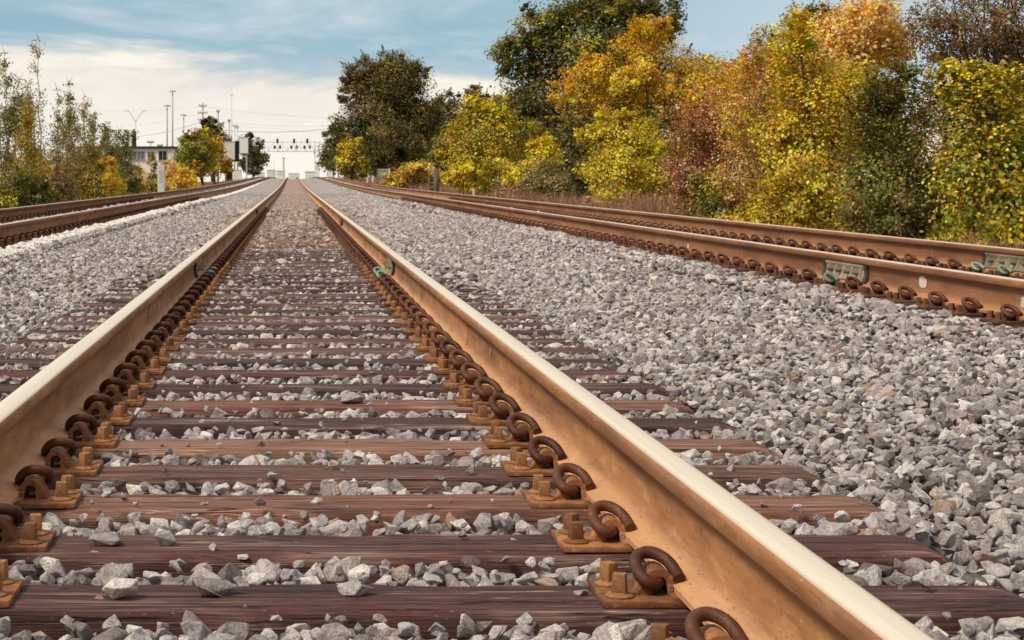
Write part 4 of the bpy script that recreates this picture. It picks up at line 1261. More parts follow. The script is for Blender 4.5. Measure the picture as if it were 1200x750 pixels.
plant('brown_bush', 'bush', 'brownish twiggy bush between the dark green bush and the saplings', wx(70, 53), 53,
      [E(.5, .5, .8, 0, 0, 1), E(.5, .4, 1.25, .2, .2, .7)], 3600, 0.055, [(PB, 1.4), (BR, 1.2), (OL, 2.4), (GY, 1.6)], 0.02, 5, 22, 'purplebark', clump=36, tight=0.25, twigs=3)
plant('olive_bush', 'bush', 'olive bush at the feet of the saplings, left of the flame yellow tree', wx(102, 60), 60,
      [E(.75, .65, 1.0, 0, 0, 1), E(.6, .5, .7, .6, 0, .8), E(.6, .6, 1.6, .1, .3, .8)], 6200, 0.065, [(OL, 3), (MG, 1.6), (GD, 1), (TN, 1), (YG, .8)], 0.03, 4, 16, 'palebark', clump=45, tight=0.23)
plant('olive_bush', 'bush', 'olive bush right of the flame yellow tree, in front of the white building', wx(146, 72), 72,
      [E(.75, .7, 1.2, 0, 0, 1), E(.6, .6, 1.9, -.2, 0, .8), E(.4, .5, .7, .5, 0, .5)], 5200, 0.075, [(OL, 3), (MG, 1.2), (GY, 1), (BR, .8)], 0.03, 4, 14, clump=45, tight=0.23)
plant('flame_yellow_tree', 'tree', 'small flame shaped bright yellow tree in the left thicket', wx(131, 58), 58,
      [E(.26, .5, 1.25, 0, 0, 1), E(.34, .4, .85, .08, 0, 1), E(.14, .25, 1.75, -.05, 0, .3)], 3200, 0.06, [(YL, 6), (OR, 1.0), (GD, .6)], 0.02, 2, 8, clump=28, tight=0.26)
FL = 'yellow orange bushes beside the white post'
plant('pale_yellow_bush', 'bush', 'narrow pale yellow bush below the windows of the white building', wx(161, 92), 92,
      [E(.34, .55, 1.35, 0, 0, 1), E(.45, .4, .85, .1, 0, 1)], 1500, 0.10, [(YL, 3), (PK, 2), (GD, 1)], 0.03, 2, 8, group=FL, clump=30, tight=0.26)
plant('dull_olive_bush', 'bush', 'dull olive bush immediately left of the white post', wx(176, 88), 88,
      [E(.5, .5, .95, 0, 0, 1), E(.45, .4, .55, .1, 0, 1), E(.25, .45, 1.8, .1, .1, .4)], 2600, 0.085, [(OL, 2.6), (BR, 1.4), (GD, 1.4), (YL, .5)], 0.03, 3, 10, clump=36, tight=0.25)
plant('peach_bush', 'bush', 'peach pink bush rising right behind the white post', wx(196, 102), 102,
      [E(.5, .55, 1.6, 0, 0, 1), E(.5, .5, 1.0, -.1, 0, .8)], 1900, 0.11, [(PK, 4), (OR, .8), (YL, 1.6)], 0.03, 3, 8, group=FL, clump=34, tight=0.25)
plant('orange_bush', 'bush', 'glowing orange yellow bush between the peach bush and the green tree', wx(211, 104), 104,
      [E(.62, .55, 1.35, 0, 0, 1), E(.7, .5, .9, .05, 0, 1)], 2800, 0.11, [(OR, 2.0), (YL, 4.2), (PK, .8)], 0.03, 3, 8, group=FL, clump=34, tight=0.25)
plant('little_yellow_bush', 'bush', 'little bright yellow bush at the foot of the green gold tree', wx(226, 108), 108,
      [E(.36, .4, .95, 0, 0, 1), E(.4, .3, .65, 0, 0, 1)], 1000, 0.10, [(YL, 4), (GD, 1.2)], 0.02, 2, 6, group=FL, clump=30, tight=0.26)
Y = 150.0
plant('green_gold_tree', 'tree', 'round tree half green and half gold left of the black cased board', wx(231, Y), Y,
      [E(1.6, 1.3, 3.3, -.3, 0, 1.4), E(1.9, 1.3, 2.2, -.2, 0, 1.4), E(.7, .6, 4.3, -.4, 0, .4)], 8500, 0.18, [(OL, 3), (MG, 2.6), (GD, 1.2), (YG, .8)], 0.12, 2, 16, clump=60, tight=0.21)
plant('gold_tree', 'tree', 'golden tree overlapping the right half of the green gold tree', wx(250, 158), 158,
      [E(1.2, 1.4, 3.4, -.2, 0, 1.2), E(1.3, 1.2, 2.2, .2, 0, 1.2), E(.7, .6, 4.6, -.6, 0, .4)], 5600, 0.18, [(GD, 3.4), (YL, 1), (OL, 2)], 0.1, 2, 14, clump=55, tight=0.21)
plant('far_conifer', 'conifer', 'dark conifer top showing above the golden tree on the left', wx(249, 250), 250,
      [E(2.0, 1.6, 6.4, 0, 0, 1), E(1.0, 1.0, 8.0, -.6, 0, .5), E(1.6, 1.4, 5.0, 1.0, 0, 1)], 4200, 0.32, [(DG, 2), (DB, 2.4)], 0.2, 1, 12, clump=50, tight=0.22)
plant('broad_conifer', 'conifer', 'broad dark conifer just right of the two white boards', wx(297, 335), 335,
      [E(2.2, 2.0, 6.6, -.5, 0, 1.2), E(2.6, 1.8, 4.4, 0, 0, 1.4), E(1.2, 1.0, 7.9, -.9, 0, .5), E(2.2, 1.4, 2.6, -.2, 0, 1), E(1.2, 1.0, 4.0, 1.7, 0, .5)], 7500, 0.32, [(DG, 3.2), (DB, 1.2), (OL, .5)], 0.2, 1, 14, clump=55, tight=0.21)

# ------------------------------------------------------------------ dry grass on the verges
def dry_grass():
    n = 85000
    side = rng.random(n) < 0.66
    u = rng.random(n)
    Yv = 16 * (260 / 16) ** u
    left_y = 40 * (260 / 40) ** u
    Yv = np.where(side, Yv, left_y)
    Xr = 6.75 + np.abs(rng.normal(0, 1.15, n)); Xl = -5.95 - np.abs(rng.normal(0, 0.9, n))
    X = np.where(side, Xr, Xl)
    tuft = np.array([mnoise.noise(Vector((x * 0.9, y * 0.35, 0))) for x, y in zip(X, Yv)])
    keep = tuft > -0.12
    X, Yv, tuft, side = X[keep], Yv[keep], tuft[keep], side[keep]
    n = len(X)
    H = np.where(side, 0.58 + 0.27 * np.clip((Yv - 24) / 12, 0, 1) * 0.6, 0.46) * rng.uniform(0.5, 1.25, n) * (0.75 + 0.8 * np.clip(tuft, 0, 1))
    g = np.array([gz(y) for y in Yv])
    z0 = g - 0.48 + 0.10 * np.clip((6.9 - np.abs(X)), 0, .5)
    W = 0.006 * (0.6 + Yv / 28.0)
    a = rng.uniform(0, 2 * PI, n)
    lean = rng.normal(0, 0.28, (n, 2)) * H[:, None]
    V = np.zeros((n, 5, 3), dtype=np.float32)
    cx, sx = np.cos(a) * W, np.sin(a) * W
    for i, (t, k) in enumerate(((0, 1), (0, -1), (.55, -.8), (.55, .8), (1, 0))):
        V[:, i, 0] = X + cx * k + lean[:, 0] * t * t
        V[:, i, 1] = Yv + sx * k + lean[:, 1] * t * t
        V[:, i, 2] = z0 + H * t
    me = bpy.data.meshes.new('dry_grass')
    me.vertices.add(n * 5); me.vertices.foreach_set('co', V.ravel())
    base = (np.arange(n) * 5)[:, None]
    loops = (base + np.array([0, 1, 2, 3, 3, 2, 4])[None, :]).astype(np.int32)
    me.loops.add(n * 7); me.loops.foreach_set('vertex_index', loops.ravel())
    me.polygons.add(n * 2)
    me.polygons.foreach_set('loop_start', np.stack([np.arange(n) * 7, np.arange(n) * 7 + 4], 1).astype(np.int32).ravel())
    me.update(calc_edges=True)
    pal = [((0.46, 0.24, 0.13), 3), ((0.36, 0.18, 0.125), 3), ((0.60, 0.36, 0.17), 1.2), ((0.25, 0.13, 0.11), 2.4), ((0.26, 0.24, 0.07), 1)]
    c = palette_cols(pal, n)
    c = np.repeat(c, 2, 0)
    at = me.attributes.new('col', 'FLOAT_COLOR', 'FACE')
    c4 = np.ones((2 * n, 4), dtype=np.float32); c4[:, :3] = c
    at.data.foreach_set('color', c4.ravel())
    me.materials.append(M['leaf'])
    obj('dry_grass', me, kind='stuff', label='brown dry grass along both verges', category='grass')
dry_grass()
for px, Y_, w, h, lab in ((770, 41, .75, .85, 'purple brown dry brush heap in front of the large yellow green bush'),
                          (705, 47, .8, .75, 'brown dry brush left of the purple brown heap'),
                          (600, 62, .95, .8, 'reddish dry brush below the grey green bush'),
                          (450, 120, 1.6, .8, 'tan dry brush near the far right fence')):
    plant('dry_brush', 'brush', lab, wx(px, Y_), Y_, [E(w, h * .6, h * .55), E(w * .8, h * .5, h * .45, w * .9)], 3400, 0.045 * (1 + Y_ / 90), [(PB, 2), (BR, 1.5), ((.27, .17, .12), 2), (TN, .8)],
          0.012, 8, 50, 'purplebark', clump=24, tight=0.3, twigs=3, shell=0.2)

# ------------------------------------------------------------------ posts, boards, fence close to the line
def zb(Y): return gz(Y) - 0.47
def at(px, Y, z=None): return (wx(px, Y), Y, zb(Y) if z is None else z)

mb = MB(); mb.box((0, 0, .85), (0.30, 0.26, 1.9), 0, 0.03)
t = thing('white_post', 'square white marker post behind the left track, among the yellow bushes', 'post', at(189, 79), 0, None, None)
obj('post', mb.mesh('post', [M['whitepost']]), t)
mb = MB(); mb.box((0, -.133, 1.30), (0.16, 0.012, 0.55), 0, 0.004)
obj('plate', mb.mesh('plate', [simple('post_plate_grey', (0.40, 0.42, 0.37), (0.55, 0.56, 0.49), 8)]), t)

t = thing('wooden_post', 'weathered grey brown wooden post with dark insulators beside the right track', 'post', at(510.5, 84))
mb = MB(); mb.tube([(0, 0, -.1), (0.01, 0, .8), (0, 0, 1.62), (0, 0, 1.65)], [.14, .135, .13, .10], 10)
obj('post', mb.mesh('post', [M['oldwood']]), t)
for zz in (.72, .92, 1.12, 1.25):
    mb = MB(); mb.tube([(-.10, -.05, zz), (-.24, -.05, zz), (-.24, -.05, zz + .11)], [.03, .045, .04], 8)
    obj('insulator', mb.mesh('insulator', [M['darkroof']]), t)
for px, Y_, w, h, lab in ((555, 69, .09, .82, 'short white stake at the edge of the right verge'),
                          (437, 150, .22, 1.15, 'stubby white marker near the far fence'),
                          (430.5, 156, .18, 1.0, 'stubby tan white marker left of the white one'),
                          (480, 112, .17, 1.1, 'pinkish wooden stake in the dry brush'),
                          (264.5, 150, .16, 1.35, 'pale wooden stake left of the far tracks')):
    mb = MB(); mb.box((0, 0, h / 2), (w, w * .8, h), 0, 0.015, None, 0.85); mb.box((0, 0, h + .006), (w * .7, w * .6, .03), 0, .008)
    thing('marker_stake', lab, 'stake', at(px, Y_), 0, None, mb.mesh('marker_stake', [M['whitepost'] if 'white' in lab else M['palebark']]))

# white boards left
Y = 215.0
pxm = FPX / Y
def board(px0, px1, py0, py1, Y, label, name='signboard', streaks=True, post_px=None, case=None, postmat='black', pw=.35, shield=True):
    x0, x1 = wx(px0, Y), wx(px1, Y); z0, z1 = top_of(py1, Y), top_of(py0, Y)
    t = thing(name, label, 'signboard', ((x0 + x1) / 2, Y, zb(Y)))
    mb = MB(); mb.box((0, 0, (z0 + z1) / 2 - zb(Y)), (x1 - x0, .10, z1 - z0), 0, .02)
    obj('panel', mb.mesh('panel', [M['board'] if streaks else M['boardplain']]), t)
    mb = MB()
    zc, hw, hh = (z0 + z1) / 2 - zb(Y), (x1 - x0) / 2, (z1 - z0) / 2
    for dx_, dz_, sx_, sz_ in ((0, hh, hw * 2 + .08, .06), (0, -hh, hw * 2 + .08, .06), (-hw - .01, 0, .05, hh * 2 - .07), (hw + .01, 0, .05, hh * 2 - .07)):
        mb.box((dx_, -.01, zc + dz_), (sx_, .15, sz_), 0, .008)
    obj('frame', mb.mesh('frame', [M['pole']]), t)
    if post_px is not None:
        xp = wx(post_px, Y) - (x0 + x1) / 2
        mb = MB(); mb.box((xp, .12, (z0 - zb(Y)) / 2 + .1), (pw, .12, z0 - zb(Y) + .3), 0, .02)
        obj('post', mb.mesh('post', [M[postmat]]), t)
    if case:
        a, b = wx(case[0], Y) - (x0 + x1) / 2, wx(case[1], Y) - (x0 + x1) / 2
        mb = MB(); mb.box(((a + b) / 2, .3, (top_of(case[2], Y) + top_of(case[3], Y)) / 2 - zb(Y)), (b - a, .6, top_of(case[2], Y) - top_of(case[3], Y)), 0, .03)
        mb.box(((a + b) / 2 - .5, .25, top_of(case[3], Y) - zb(Y) - .04), (1.7, .4, .12), 0, .02)
        obj('casing', mb.mesh('casing', [M['black']]), t)
    return t
board(262, 275, 166, 188, 215, 'white board with grey vertical streaks and a black casing, on a black post', post_px=268.5, case=(275.2, 280.2, 165, 188.5), pw=.75)
board(280.3, 290.6, 161, 179.5, 222, 'plain white board higher up on a thin pole, right of the cased board', streaks=False, post_px=289, postmat='pole', pw=.16)
mb = MB(); mb.box((0, 0, .75), (1.15, .7, 1.5), 0, .03)
t = thing('equipment_cabinet', 'low white equipment cabinet under the white boards on the left', 'cabinet', at(277.5, 219, gz(219) - .35))
obj('body', mb.mesh('body', [M['whitewall']]), t)
mb = MB(); mb.box((0, 0, 1.53), (1.25, .8, .07), 0, .015); obj('lid', mb.mesh('lid', [M['boardplain']]), t)
for sx in (-.28, .28):
    mb = MB(); mb.box((sx, -.355, .72), (.5, .015, 1.25), 0, .005); obj('door', mb.mesh('door', [M['boardplain']]), t)
# fence and cabinet right
mb = MB(); mb.box((0, 0, .7), (.85, .7, 1.5), 0, .03)
t = thing('equipment_cabinet', 'small white equipment cabinet near the foot of the dark conifer on the right', 'cabinet', at(387, 300, gz(300) - .3))
obj('body', mb.mesh('body', [M['whitewall']]), t)
mb = MB(); mb.box((0, 0, 1.48), (.95, .8, .07), 0, .015); obj('lid', mb.mesh('lid', [M['boardplain']]), t)
Yf = 235.0
t = thing('wire_fence', 'pale wire fence with a braced end post at the far right trackside', 'fence', at(396, Yf, gz(Yf) - .2))
x_end = wx(396, Yf)
posts = [(0, 0), (1.4, -22), (2.6, -42), (3.4, -60)]
for i, (dx, dy) in enumerate(posts):
    dz = gz(Yf + dy) - gz(Yf)
    mb = MB(); mb.tube([(dx, dy, -.3 + dz), (dx, dy, 1.5 + dz)], .06, 8)
    obj('fence_post', mb.mesh('fence_post', [M['galv']]), t)
mb = MB(); mb.tube([(-1.0, -1, -.3), (0, 0, 1.4)], .055, 8); obj('brace', mb.mesh('brace', [M['galv']]), t)
mb = MB()
for (a, b) in zip(posts, posts[1:]):
    za, zb_ = gz(Yf + a[1]) - gz(Yf), gz(Yf + b[1]) - gz(Yf)
    for h in (.15, .45, .75, 1.05, 1.42):
        mb.tube([(a[0], a[1], h + za), (b[0], b[1], h + zb_)], .014 if h < 1.4 else .03, 5)
    for q in range(40):
        f = q / 40
        x_, y_, zz = a[0] + (b[0] - a[0]) * f, a[1] + (b[1] - a[1]) * f, za + (zb_ - za) * f
        mb.tube([(x_, y_, zz), (x_, y_, zz + 1.42)], .008, 4)
obj('wire_mesh', mb.mesh('wire_mesh', [M['galv']]), t)

# ------------------------------------------------------------------ white building
Y = 220.0
bx0, bx1 = wx(96, Y), wx(203, Y); ztop = top_of(174, Y); z0 = zb(Y) - .3
t = thing('white_building', 'low white building with dark flat roof edge and chimney behind the left thicket', 'building', ((bx0 + bx1) / 2, Y + 5, z0))
W_, H_ = bx1 - bx0, ztop - z0
mb = MB(); mb.box((0, 0, H_ / 2), (W_, 10, H_)); obj('wall', mb.mesh('wall', [M['whitewall']]), t)
mb = MB(); mb.box((0, -.1, H_ + .13), (W_ + .4, 10.4, .26), 0, .03); rf = obj('roof', mb.mesh('roof', [M['darkroof']]), t)
mb = MB(); cxp = wx(154.5, Y) - (bx0 + bx1) / 2
mb.box((cxp, -2, H_ + .26 + .85), (.52, .52, 1.7), 0, .02); mb.box((cxp, -2, H_ + 1.99), (.62, .62, .1), 0, .02); mb.tube([(cxp, -2, H_ + 2.04), (cxp, -2, H_ + 2.4)], [.13, .1], 8)
obj('chimney', mb.mesh('chimney', [M['brick']]), rf)
def win(px0, px1, py0, py1, m, mull=2):
    a, b = wx(px0, Y) - (bx0 + bx1) / 2, wx(px1, Y) - (bx0 + bx1) / 2
    c0, c1 = top_of(py1, Y) - z0, top_of(py0, Y) - z0
    mb = MB()
    mb.box(((a + b) / 2, -5.02, c1), (b - a + .1, .1, .08)); mb.box(((a + b) / 2, -5.04, c0), (b - a + .2, .16, .08))
    for q in range(mull + 1):
        mb.box((a + (b - a) * q / mull, -5.02, (c0 + c1) / 2), (.06, .1, c1 - c0 - .09))
    f = obj('window', mb.mesh('window', [M['pole']]), t)
    mb = MB(); mb.box(((a + b) / 2, -4.99, (c0 + c1) / 2), (b - a - .02, .03, c1 - c0 - .02)); obj('pane', mb.mesh('pane', [m]), f)
win(152, 160.5, 177.5, 187.5, M['winglass']); win(161, 169.5, 177.5, 187.5, M['winglass'])
win(173, 181, 178, 187, M['winglass']); win(186, 195.5, 177, 188, M['opening'])
win(128, 138, 178, 188, M['winglass']); win(110, 120, 178, 188, M['winglass'])

# ------------------------------------------------------------------ poles, lamps, wires
def pole(px, py_top, Y, label, cat, name, r=.14, m='pole', arms=(), mast=None, group=None):
    z0 = gz(Y) - 0.5; H = top_of(py_top, Y) - z0
    t = thing(name, label, cat, (wx(px, Y), Y, z0), 0, group)
    mb = MB(); mb.tube([(0, 0, -.2), (0, 0, H * .5), (0, 0, H)], [r, r * .85, r * .65], 8)
    obj('pole', mb.mesh('pole', [M[m]]), t)
    for (py, half) in arms:
        za = top_of(py, Y) - z0
        mb = MB(); mb.box((0, -r, za), (half * 2, .14, .18), 0, .02)
        a = obj('crossarm', mb.mesh('crossarm', [M[m]]), t)
        for s in (-.92, -.4, .4, .92):
            mb = MB(); mb.tube([(s * half, -r, za + .08), (s * half, -r, za + .34)], [.07, .05], 6)
            obj('insulator', mb.mesh('insulator', [M[m]]), a)
    return t, H
# double-armed street lamp
t, H = pole(159, 143, 350, 'double armed street lamp spreading a wide V above the white building', 'street lamp', 'street_lamp', .10)
for s in (-1, 1):
    mb = MB(); mb.tube(spline([(0, 0, H), (s * .45, 0, H + .75), (s * .95, 0, H + 1.55), (s * 1.5, 0, H + 2.1)], 4), .05, 6); mb.box((s * 1.75, 0, H + 2.14), (.7, .25, .1), 0, .03)
    a = obj('lamp_arm', mb.mesh('lamp_arm', [M['pole']]), t)
for s in (1,):
    mb = MB(); mb.tube([(0, 0, H - 3.4), (.45, 0, H - 3.2), (.6, 0, H - 2.8)], .07, 6); mb.tube([(0, 0, H - 3.4), (-.25, 0, H - 3.0)], .06, 6); obj('bracket', mb.mesh('bracket', [M['signalhead']]), t)
def mast(px, py, Y, label, head=True, r=.2, m='pole'):
    t, H = pole(px, py, Y, label, 'light mast', 'high_mast_light', r, m)
    mb = MB()
    n = 10
    ring = [(math.cos(2 * PI * k / n) * .75, math.sin(2 * PI * k / n) * .75, H - .25) for k in range(n + 1)]
    mb.tube(ring, .07, 6, caps=False)
    for k in range(0, n, 2):
        mb.tube([(0, 0, H - .1), ring[k]], .04, 5)
        mb.box((ring[k][0], ring[k][1], H - .42), (.4, .4, .22), 0, .05)
    obj('lamp_ring', mb.mesh('lamp_ring', [M[m]]), t)
mast(202.2, 105.5, 500, 'tallest high mast light pole left of the signal gantry', r=.27)
mast(195.8, 122.5, 480, 'high mast light pole just left of the tallest one', r=.27)
mast(215.3, 133.5, 480, 'shorter high mast light pole right of the tallest one', r=.2)
pole(176.5, 165.5, 300, 'small cross topped pole peeping above the white building roof', 'pole', 'roof_pole', .07, 'signalhead', ((167, .55),))
pole(187.5, 170, 300, 'smallest cross topped pole above the right end of the white building', 'pole', 'roof_pole', .06, 'signalhead', ((171, .45),))
pole(237.6, 120.5, 300, 'wooden utility pole with three crossarms behind the golden tree', 'utility pole', 'utility_pole', .16, 'woodpole', ((124.5, .62), (132.5, .8), (140.5, .8)))
pole(255.6, 129, 330, 'plain wooden pole right of the three armed utility pole', 'utility pole', 'utility_pole', .17, 'woodpole', ((131, .3),))
pole(268.6, 140.5, 330, 'wooden pole directly above the streaked white board', 'utility pole', 'utility_pole', .15, 'woodpole', ((142, .25),))
pole(275, 146.5, 330, 'pale pole with small crossarm above the black casing, left of a twin', 'utility pole', 'utility_pole', .17, 'hazepole', ((147.5, .5),))
pole(278.3, 148, 335, 'pale pole above the plain white board, right of its twin', 'utility pole', 'utility_pole', .15, 'hazepole', ((149.5, .3),))
pole(271.5, 102, 600, 'faint thin radio mast rising high above the white boards', 'mast', 'radio_mast', .14, 'hazepole', ((112, .5),))
pole(391, 147, 420, 'crossarmed pole peeping above the dark conifer on the right', 'utility pole', 'utility_pole', .16, 'hazepole', ((149, 1.0), (152, .7)))
for px, py, lab in ((320.8, 186, 'faint thin pole left of the far tower'), (307.5, 194, 'faint short pole above the far buildings at left')):
    pole(px, py, 800, lab, 'pole', 'far_pole', .17, 'hazepole')

def cable(px0, py0, px1, py1, Y0, Y1, sag, r, label):
    a = Vector((wx(px0, Y0), Y0, top_of(py0, Y0))); b = Vector((wx(px1, Y1), Y1, top_of(py1, Y1)))
    pts = [a.lerp(b, k / 24) - Vector((0, 0, sag * 4 * (k / 24) * (1 - k / 24))) for k in range(25)]
    o = pts[0].copy()
    mb = MB(); mb.tube([p - o for p in pts], r, 5)
    thing('overhead_cable', label, 'cable', o, 0, 'overhead cables across the tracks', mb.mesh('overhead_cable', [M['wire']]))
cable(238, 151, 393, 150, 330, 420, .75, .055, 'thickest overhead cable sagging above the signal gantry')
cable(238, 141, 393, 147.5, 330, 420, .5, .018, 'thin overhead cable just above the thickest one')
cable(278, 148, 393, 158.5, 335, 420, -.2, .016, 'thin overhead cable just below the thickest one')
cable(237, 124.5, 393, 138, 300, 420, .4, .014, 'topmost thin overhead cable')
cable(120, 161, 237, 142, 330, 300, .9, .04, 'overhead cable sagging above the white building')
cable(120, 148, 237, 133, 330, 300, .6, .013, 'thin overhead cable high above the white building')
cable(20, 128, 237, 125, 330, 300, .6, .011, 'hair thin overhead cable crossing the left sky')

# ------------------------------------------------------------------ signal gantry
Y = 400.0
t = thing('signal_gantry', 'pale steel signal gantry spanning the tracks in the distance', 'signal gantry', (wx(372, Y), Y, gz(Y)))
X0 = wx(372, Y)
zt, zbm = top_of(166.5, Y) - gz(Y), top_of(177.5, Y) - gz(Y)
xl, xr = wx(299, Y) - X0, wx(374, Y) - X0
mb = MB()
for zz in (zt, zbm):
    for yy in (-.5, .5):
        mb.box(((xl + xr) / 2, yy, zz), (xr - xl, .10, .12))
nseg = 14
for k in range(nseg):
    a = xl + (xr - xl) * k / nseg; b = xl + (xr - xl) * (k + 1) / nseg
    for yy in (-.5, .5):
        mb.tube([(a, yy, zbm + .05), (b, yy, zt - .05)] if k % 2 else [(a, yy, zt - .05), (b, yy, zbm + .05)], .035, 5)
        mb.tube([(a, yy, zbm + .05), (a, yy, zt - .05)], .03, 5)
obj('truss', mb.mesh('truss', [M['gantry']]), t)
for s, x in ((0, wx(371.5, Y) - X0), (1, wx(302, Y) - X0)):
    mb = MB()
    for dx in (-.45, .45):
        mb.box((x + dx, 0, zt / 2 - .5), (.16, .4, zt + 1))
    for q in range(7):
        mb.tube([(x - .45, 0, q * zt / 7), (x + .45, 0, (q + 1) * zt / 7)], .03, 5)
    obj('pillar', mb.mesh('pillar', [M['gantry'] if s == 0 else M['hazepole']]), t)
mb = MB(); mb.box(((xl + xr) / 2, 0, zbm - .05), (xr - xl - .4, 1.0, .05))
for yy in (-.8,):
    mb.tube([(xl + .3, yy, zbm + .9), (xr - .3, yy, zbm + .9)], .022, 5)
obj('walkway', mb.mesh('walkway', [M['gantry']]), t)
def head(px, py, n, red, label):
    th = thing('railway_signal', label, 'signal', (wx(px, Y), Y - 1.0, top_of(py, Y)), 0, 'signal heads on the gantry')
    mb = MB()
    hh = .30 * n + .1
    mb.box((0, 0, 0), (.50, .22, hh), 0, .08)
    for q in range(n):
        mb.tube([(0, -.10, (q - (n - 1) / 2) * .30), (0, -.30, (q - (n - 1) / 2) * .30)], .13, 10, 0, False)
    obj('housing', mb.mesh('housing', [M['signalhead']]), th)
    mb = MB(); mb.tube([(0, -.116, -(n - 1) / 2 * .30), (0, -.125, -(n - 1) / 2 * .30)], .13 if red else .10, 12)
    obj('lens', mb.mesh('lens', [M['red'] if red else M['black']]), th)
    mb = MB(); mb.tube([(0, .1, -hh / 2 - .02), (0, .1, hh / 2 + .3 if n == 2 else -hh / 2 - .5)], .04, 6)
    obj('bracket', mb.mesh('bracket', [M['gantry']]), th)
for i, px in enumerate((325.2, 344.6, 360)):
    w = ['left', 'middle', 'right'][i]
    head(px, 165.3, 3, False, f'upper dark signal head of the {w} group on the gantry')
    head(px - 3.2, 172.6, 2, False, f'lower left signal head of the {w} group on the gantry')
    head(px + 3.0, 172.6, 2, i > 0, f'lower right signal head of the {w} group on the gantry' + (', lit red' if i > 0 else ''))

# ------------------------------------------------------------------ far buildings beyond the crest
def far_building(px0, px1, py, Y, m, label, roofcap=True, wins=3):
    a, b = wx(px0, Y), wx(px1, Y); z0 = gz(Y) - 1; H = top_of(py, Y) - z0
    t = thing('far_building', label, 'building', ((a + b) / 2, Y, z0), 0, None)
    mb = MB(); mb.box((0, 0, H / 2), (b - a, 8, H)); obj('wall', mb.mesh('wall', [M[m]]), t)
    mb = MB(); mb.box((0, 0, H + .15), (b - a + .4, 8.4, .3)); obj('roof', mb.mesh('roof', [M['farwallb_haze']]), t)
    for k in range(wins):
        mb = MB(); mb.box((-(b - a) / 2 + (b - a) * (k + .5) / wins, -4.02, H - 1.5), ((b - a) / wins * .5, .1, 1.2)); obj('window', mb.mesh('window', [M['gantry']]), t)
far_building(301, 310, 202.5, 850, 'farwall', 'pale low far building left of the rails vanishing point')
far_building(313, 323, 199.5, 900, 'farwallb_haze', 'greyish far building with blocky top beyond the crest', wins=4)
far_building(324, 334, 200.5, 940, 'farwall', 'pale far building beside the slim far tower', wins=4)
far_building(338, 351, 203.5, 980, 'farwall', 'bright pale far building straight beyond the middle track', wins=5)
far_building(357.5, 372, 201.5, 640, 'farwallb_haze', 'grey far shed right of the middle track end', wins=4)
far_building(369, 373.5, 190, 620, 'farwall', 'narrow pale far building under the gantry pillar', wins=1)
Y = 930
t = thing('far_tower', 'slim grey far tower rising beyond the crest of the tracks', 'tower', (wx(332.4, Y), Y, gz(Y) - 1))
H = top_of(185.5, Y) - gz(Y) + 1
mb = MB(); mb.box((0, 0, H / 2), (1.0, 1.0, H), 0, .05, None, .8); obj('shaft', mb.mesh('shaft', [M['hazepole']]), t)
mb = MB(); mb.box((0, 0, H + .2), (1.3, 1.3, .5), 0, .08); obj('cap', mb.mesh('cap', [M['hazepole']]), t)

# ------------------------------------------------------------------ daylight
SUN_EL, SUN_AZ = 52.0, 238.0     # azimuth clockwise from +Y: behind the camera and to its left
w = bpy.data.worlds.new('World'); scene.world = w; w.use_nodes = True
nt = w.node_tree
bg = nt.nodes['Background']
tc = nt.nodes.new('ShaderNodeTexCoord')
sky = nt.nodes.new('ShaderNodeTexSky'); sky.sky_type = 'NISHITA'; sky.sun_disc = False
sky.sun_elevation = R(SUN_EL); sky.sun_rotation = R(SUN_AZ); sky.air_density = 1.0; sky.dust_density = 1.2
sx = nt.nodes.new('ShaderNodeSeparateXYZ'); L(nt, tc.outputs['Generated'], sx.inputs[0])
mp = nt.nodes.new('ShaderNodeMapping'); mp.inputs['Scale'].default_value = (5, 5, 46); L(nt, tc.outputs['Generated'], mp.inputs['Vector'])
n1 = noise(nt, mp.outputs['Vector'], 1.0, 5, 0.55)
mp2 = nt.nodes.new('ShaderNodeMapping'); mp2.inputs['Scale'].default_value = (22, 22, 60); L(nt, tc.outputs['Generated'], mp2.inputs['Vector'])
n2 = noise(nt, mp2.outputs['Vector'], 1.0, 5, 0.55)
n3 = noise(nt, tc.outputs['Generated'], 3.0, 5, 0.6)
mp4 = nt.nodes.new('ShaderNodeMapping'); mp4.inputs['Scale'].default_value = (7, 7, 26); mp4.inputs['Location'].default_value = (1.7, 0.4, 0.3)
L(nt, tc.outputs['Generated'], mp4.inputs['Vector'])
n4 = noise(nt, mp4.outputs['Vector'], 1.0, 7, 0.62, 0.4)
el = mth(nt, 'ADD', sx.outputs[2], mth(nt, 'MULTIPLY', mth(nt, 'SUBTRACT', n4, 0.5), 0.075))
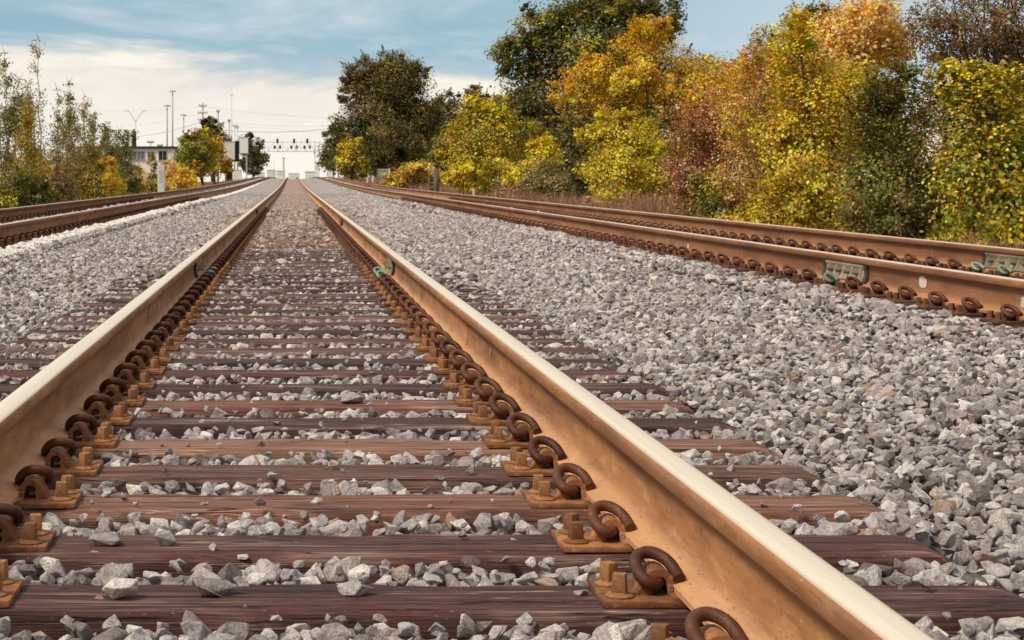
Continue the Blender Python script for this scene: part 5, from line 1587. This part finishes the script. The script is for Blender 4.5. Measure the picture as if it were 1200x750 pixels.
el = mth(nt, 'ADD', el, mth(nt, 'MULTIPLY', sx.outputs[0], 0.045))
# bright cream cloud deck near the horizon, a blue grey band above it, broken pale overcast overhead
K = 10.0
def S(c): return tuple(x * K for x in c)
cream = mixc(nt, mrange(nt, n4, 0.36, 0.62), S((1.02, 0.94, 0.83)), S((0.83, 0.775, 0.715)))
low = mixc(nt, mrange(nt, sx.outputs[2], 0.0, 0.05), S((1.0, 0.94, 0.85)), cream)
bandc = mixc(nt, mrange(nt, n4, 0.50, 0.70, 0, 0.8), S((0.36, 0.535, 0.63)), S((0.74, 0.79, 0.82)))
bandc = mixc(nt, mrange(nt, n1, 0.60, 0.40, 0, 0.35), bandc, S((0.235, 0.43, 0.57)))
hi = mixc(nt, mrange(nt, n3, 0.38, 0.62), mixc(nt, 0.6, sky.outputs[0], S((0.42, 0.47, 0.53))), S((0.72, 0.66, 0.60)))
bandc = mixc(nt, mrange(nt, sx.outputs[0], 0.10, 0.30, 0, 0.6, True), bandc, S((0.66, 0.76, 0.83)))
c = mixc(nt, mrange(nt, el, 0.049, 0.069, 0, 1, True), low, bandc)
c = mixc(nt, mrange(nt, el, 0.098, 0.17, 0, 1, True), c, hi)
L(nt, c, bg.inputs['Color'])
bg.inputs['Strength'].default_value = 0.1

sl = bpy.data.lights.new('sun', 'SUN'); sl.energy = 3.4; sl.angle = R(14); sl.color = (1.0, 0.90, 0.76)
so = bpy.data.objects.new('sun', sl); C.objects.link(so)
d = Vector((math.sin(R(SUN_AZ)) * math.cos(R(SUN_EL)), math.cos(R(SUN_AZ)) * math.cos(R(SUN_EL)), math.sin(R(SUN_EL))))
so.rotation_euler = (-d).to_track_quat('-Z', 'Y').to_euler()
so.location = (-20, -20, 30)

scene.render.engine = 'CYCLES'
scene.view_settings.view_transform = 'Standard'
scene.view_settings.look = 'None'
scene.view_settings.exposure = 0
scene.view_settings.gamma = 1
scene.cycles.max_bounces = 6
scene.cycles.diffuse_bounces = 3
scene.cycles.transmission_bounces = 4
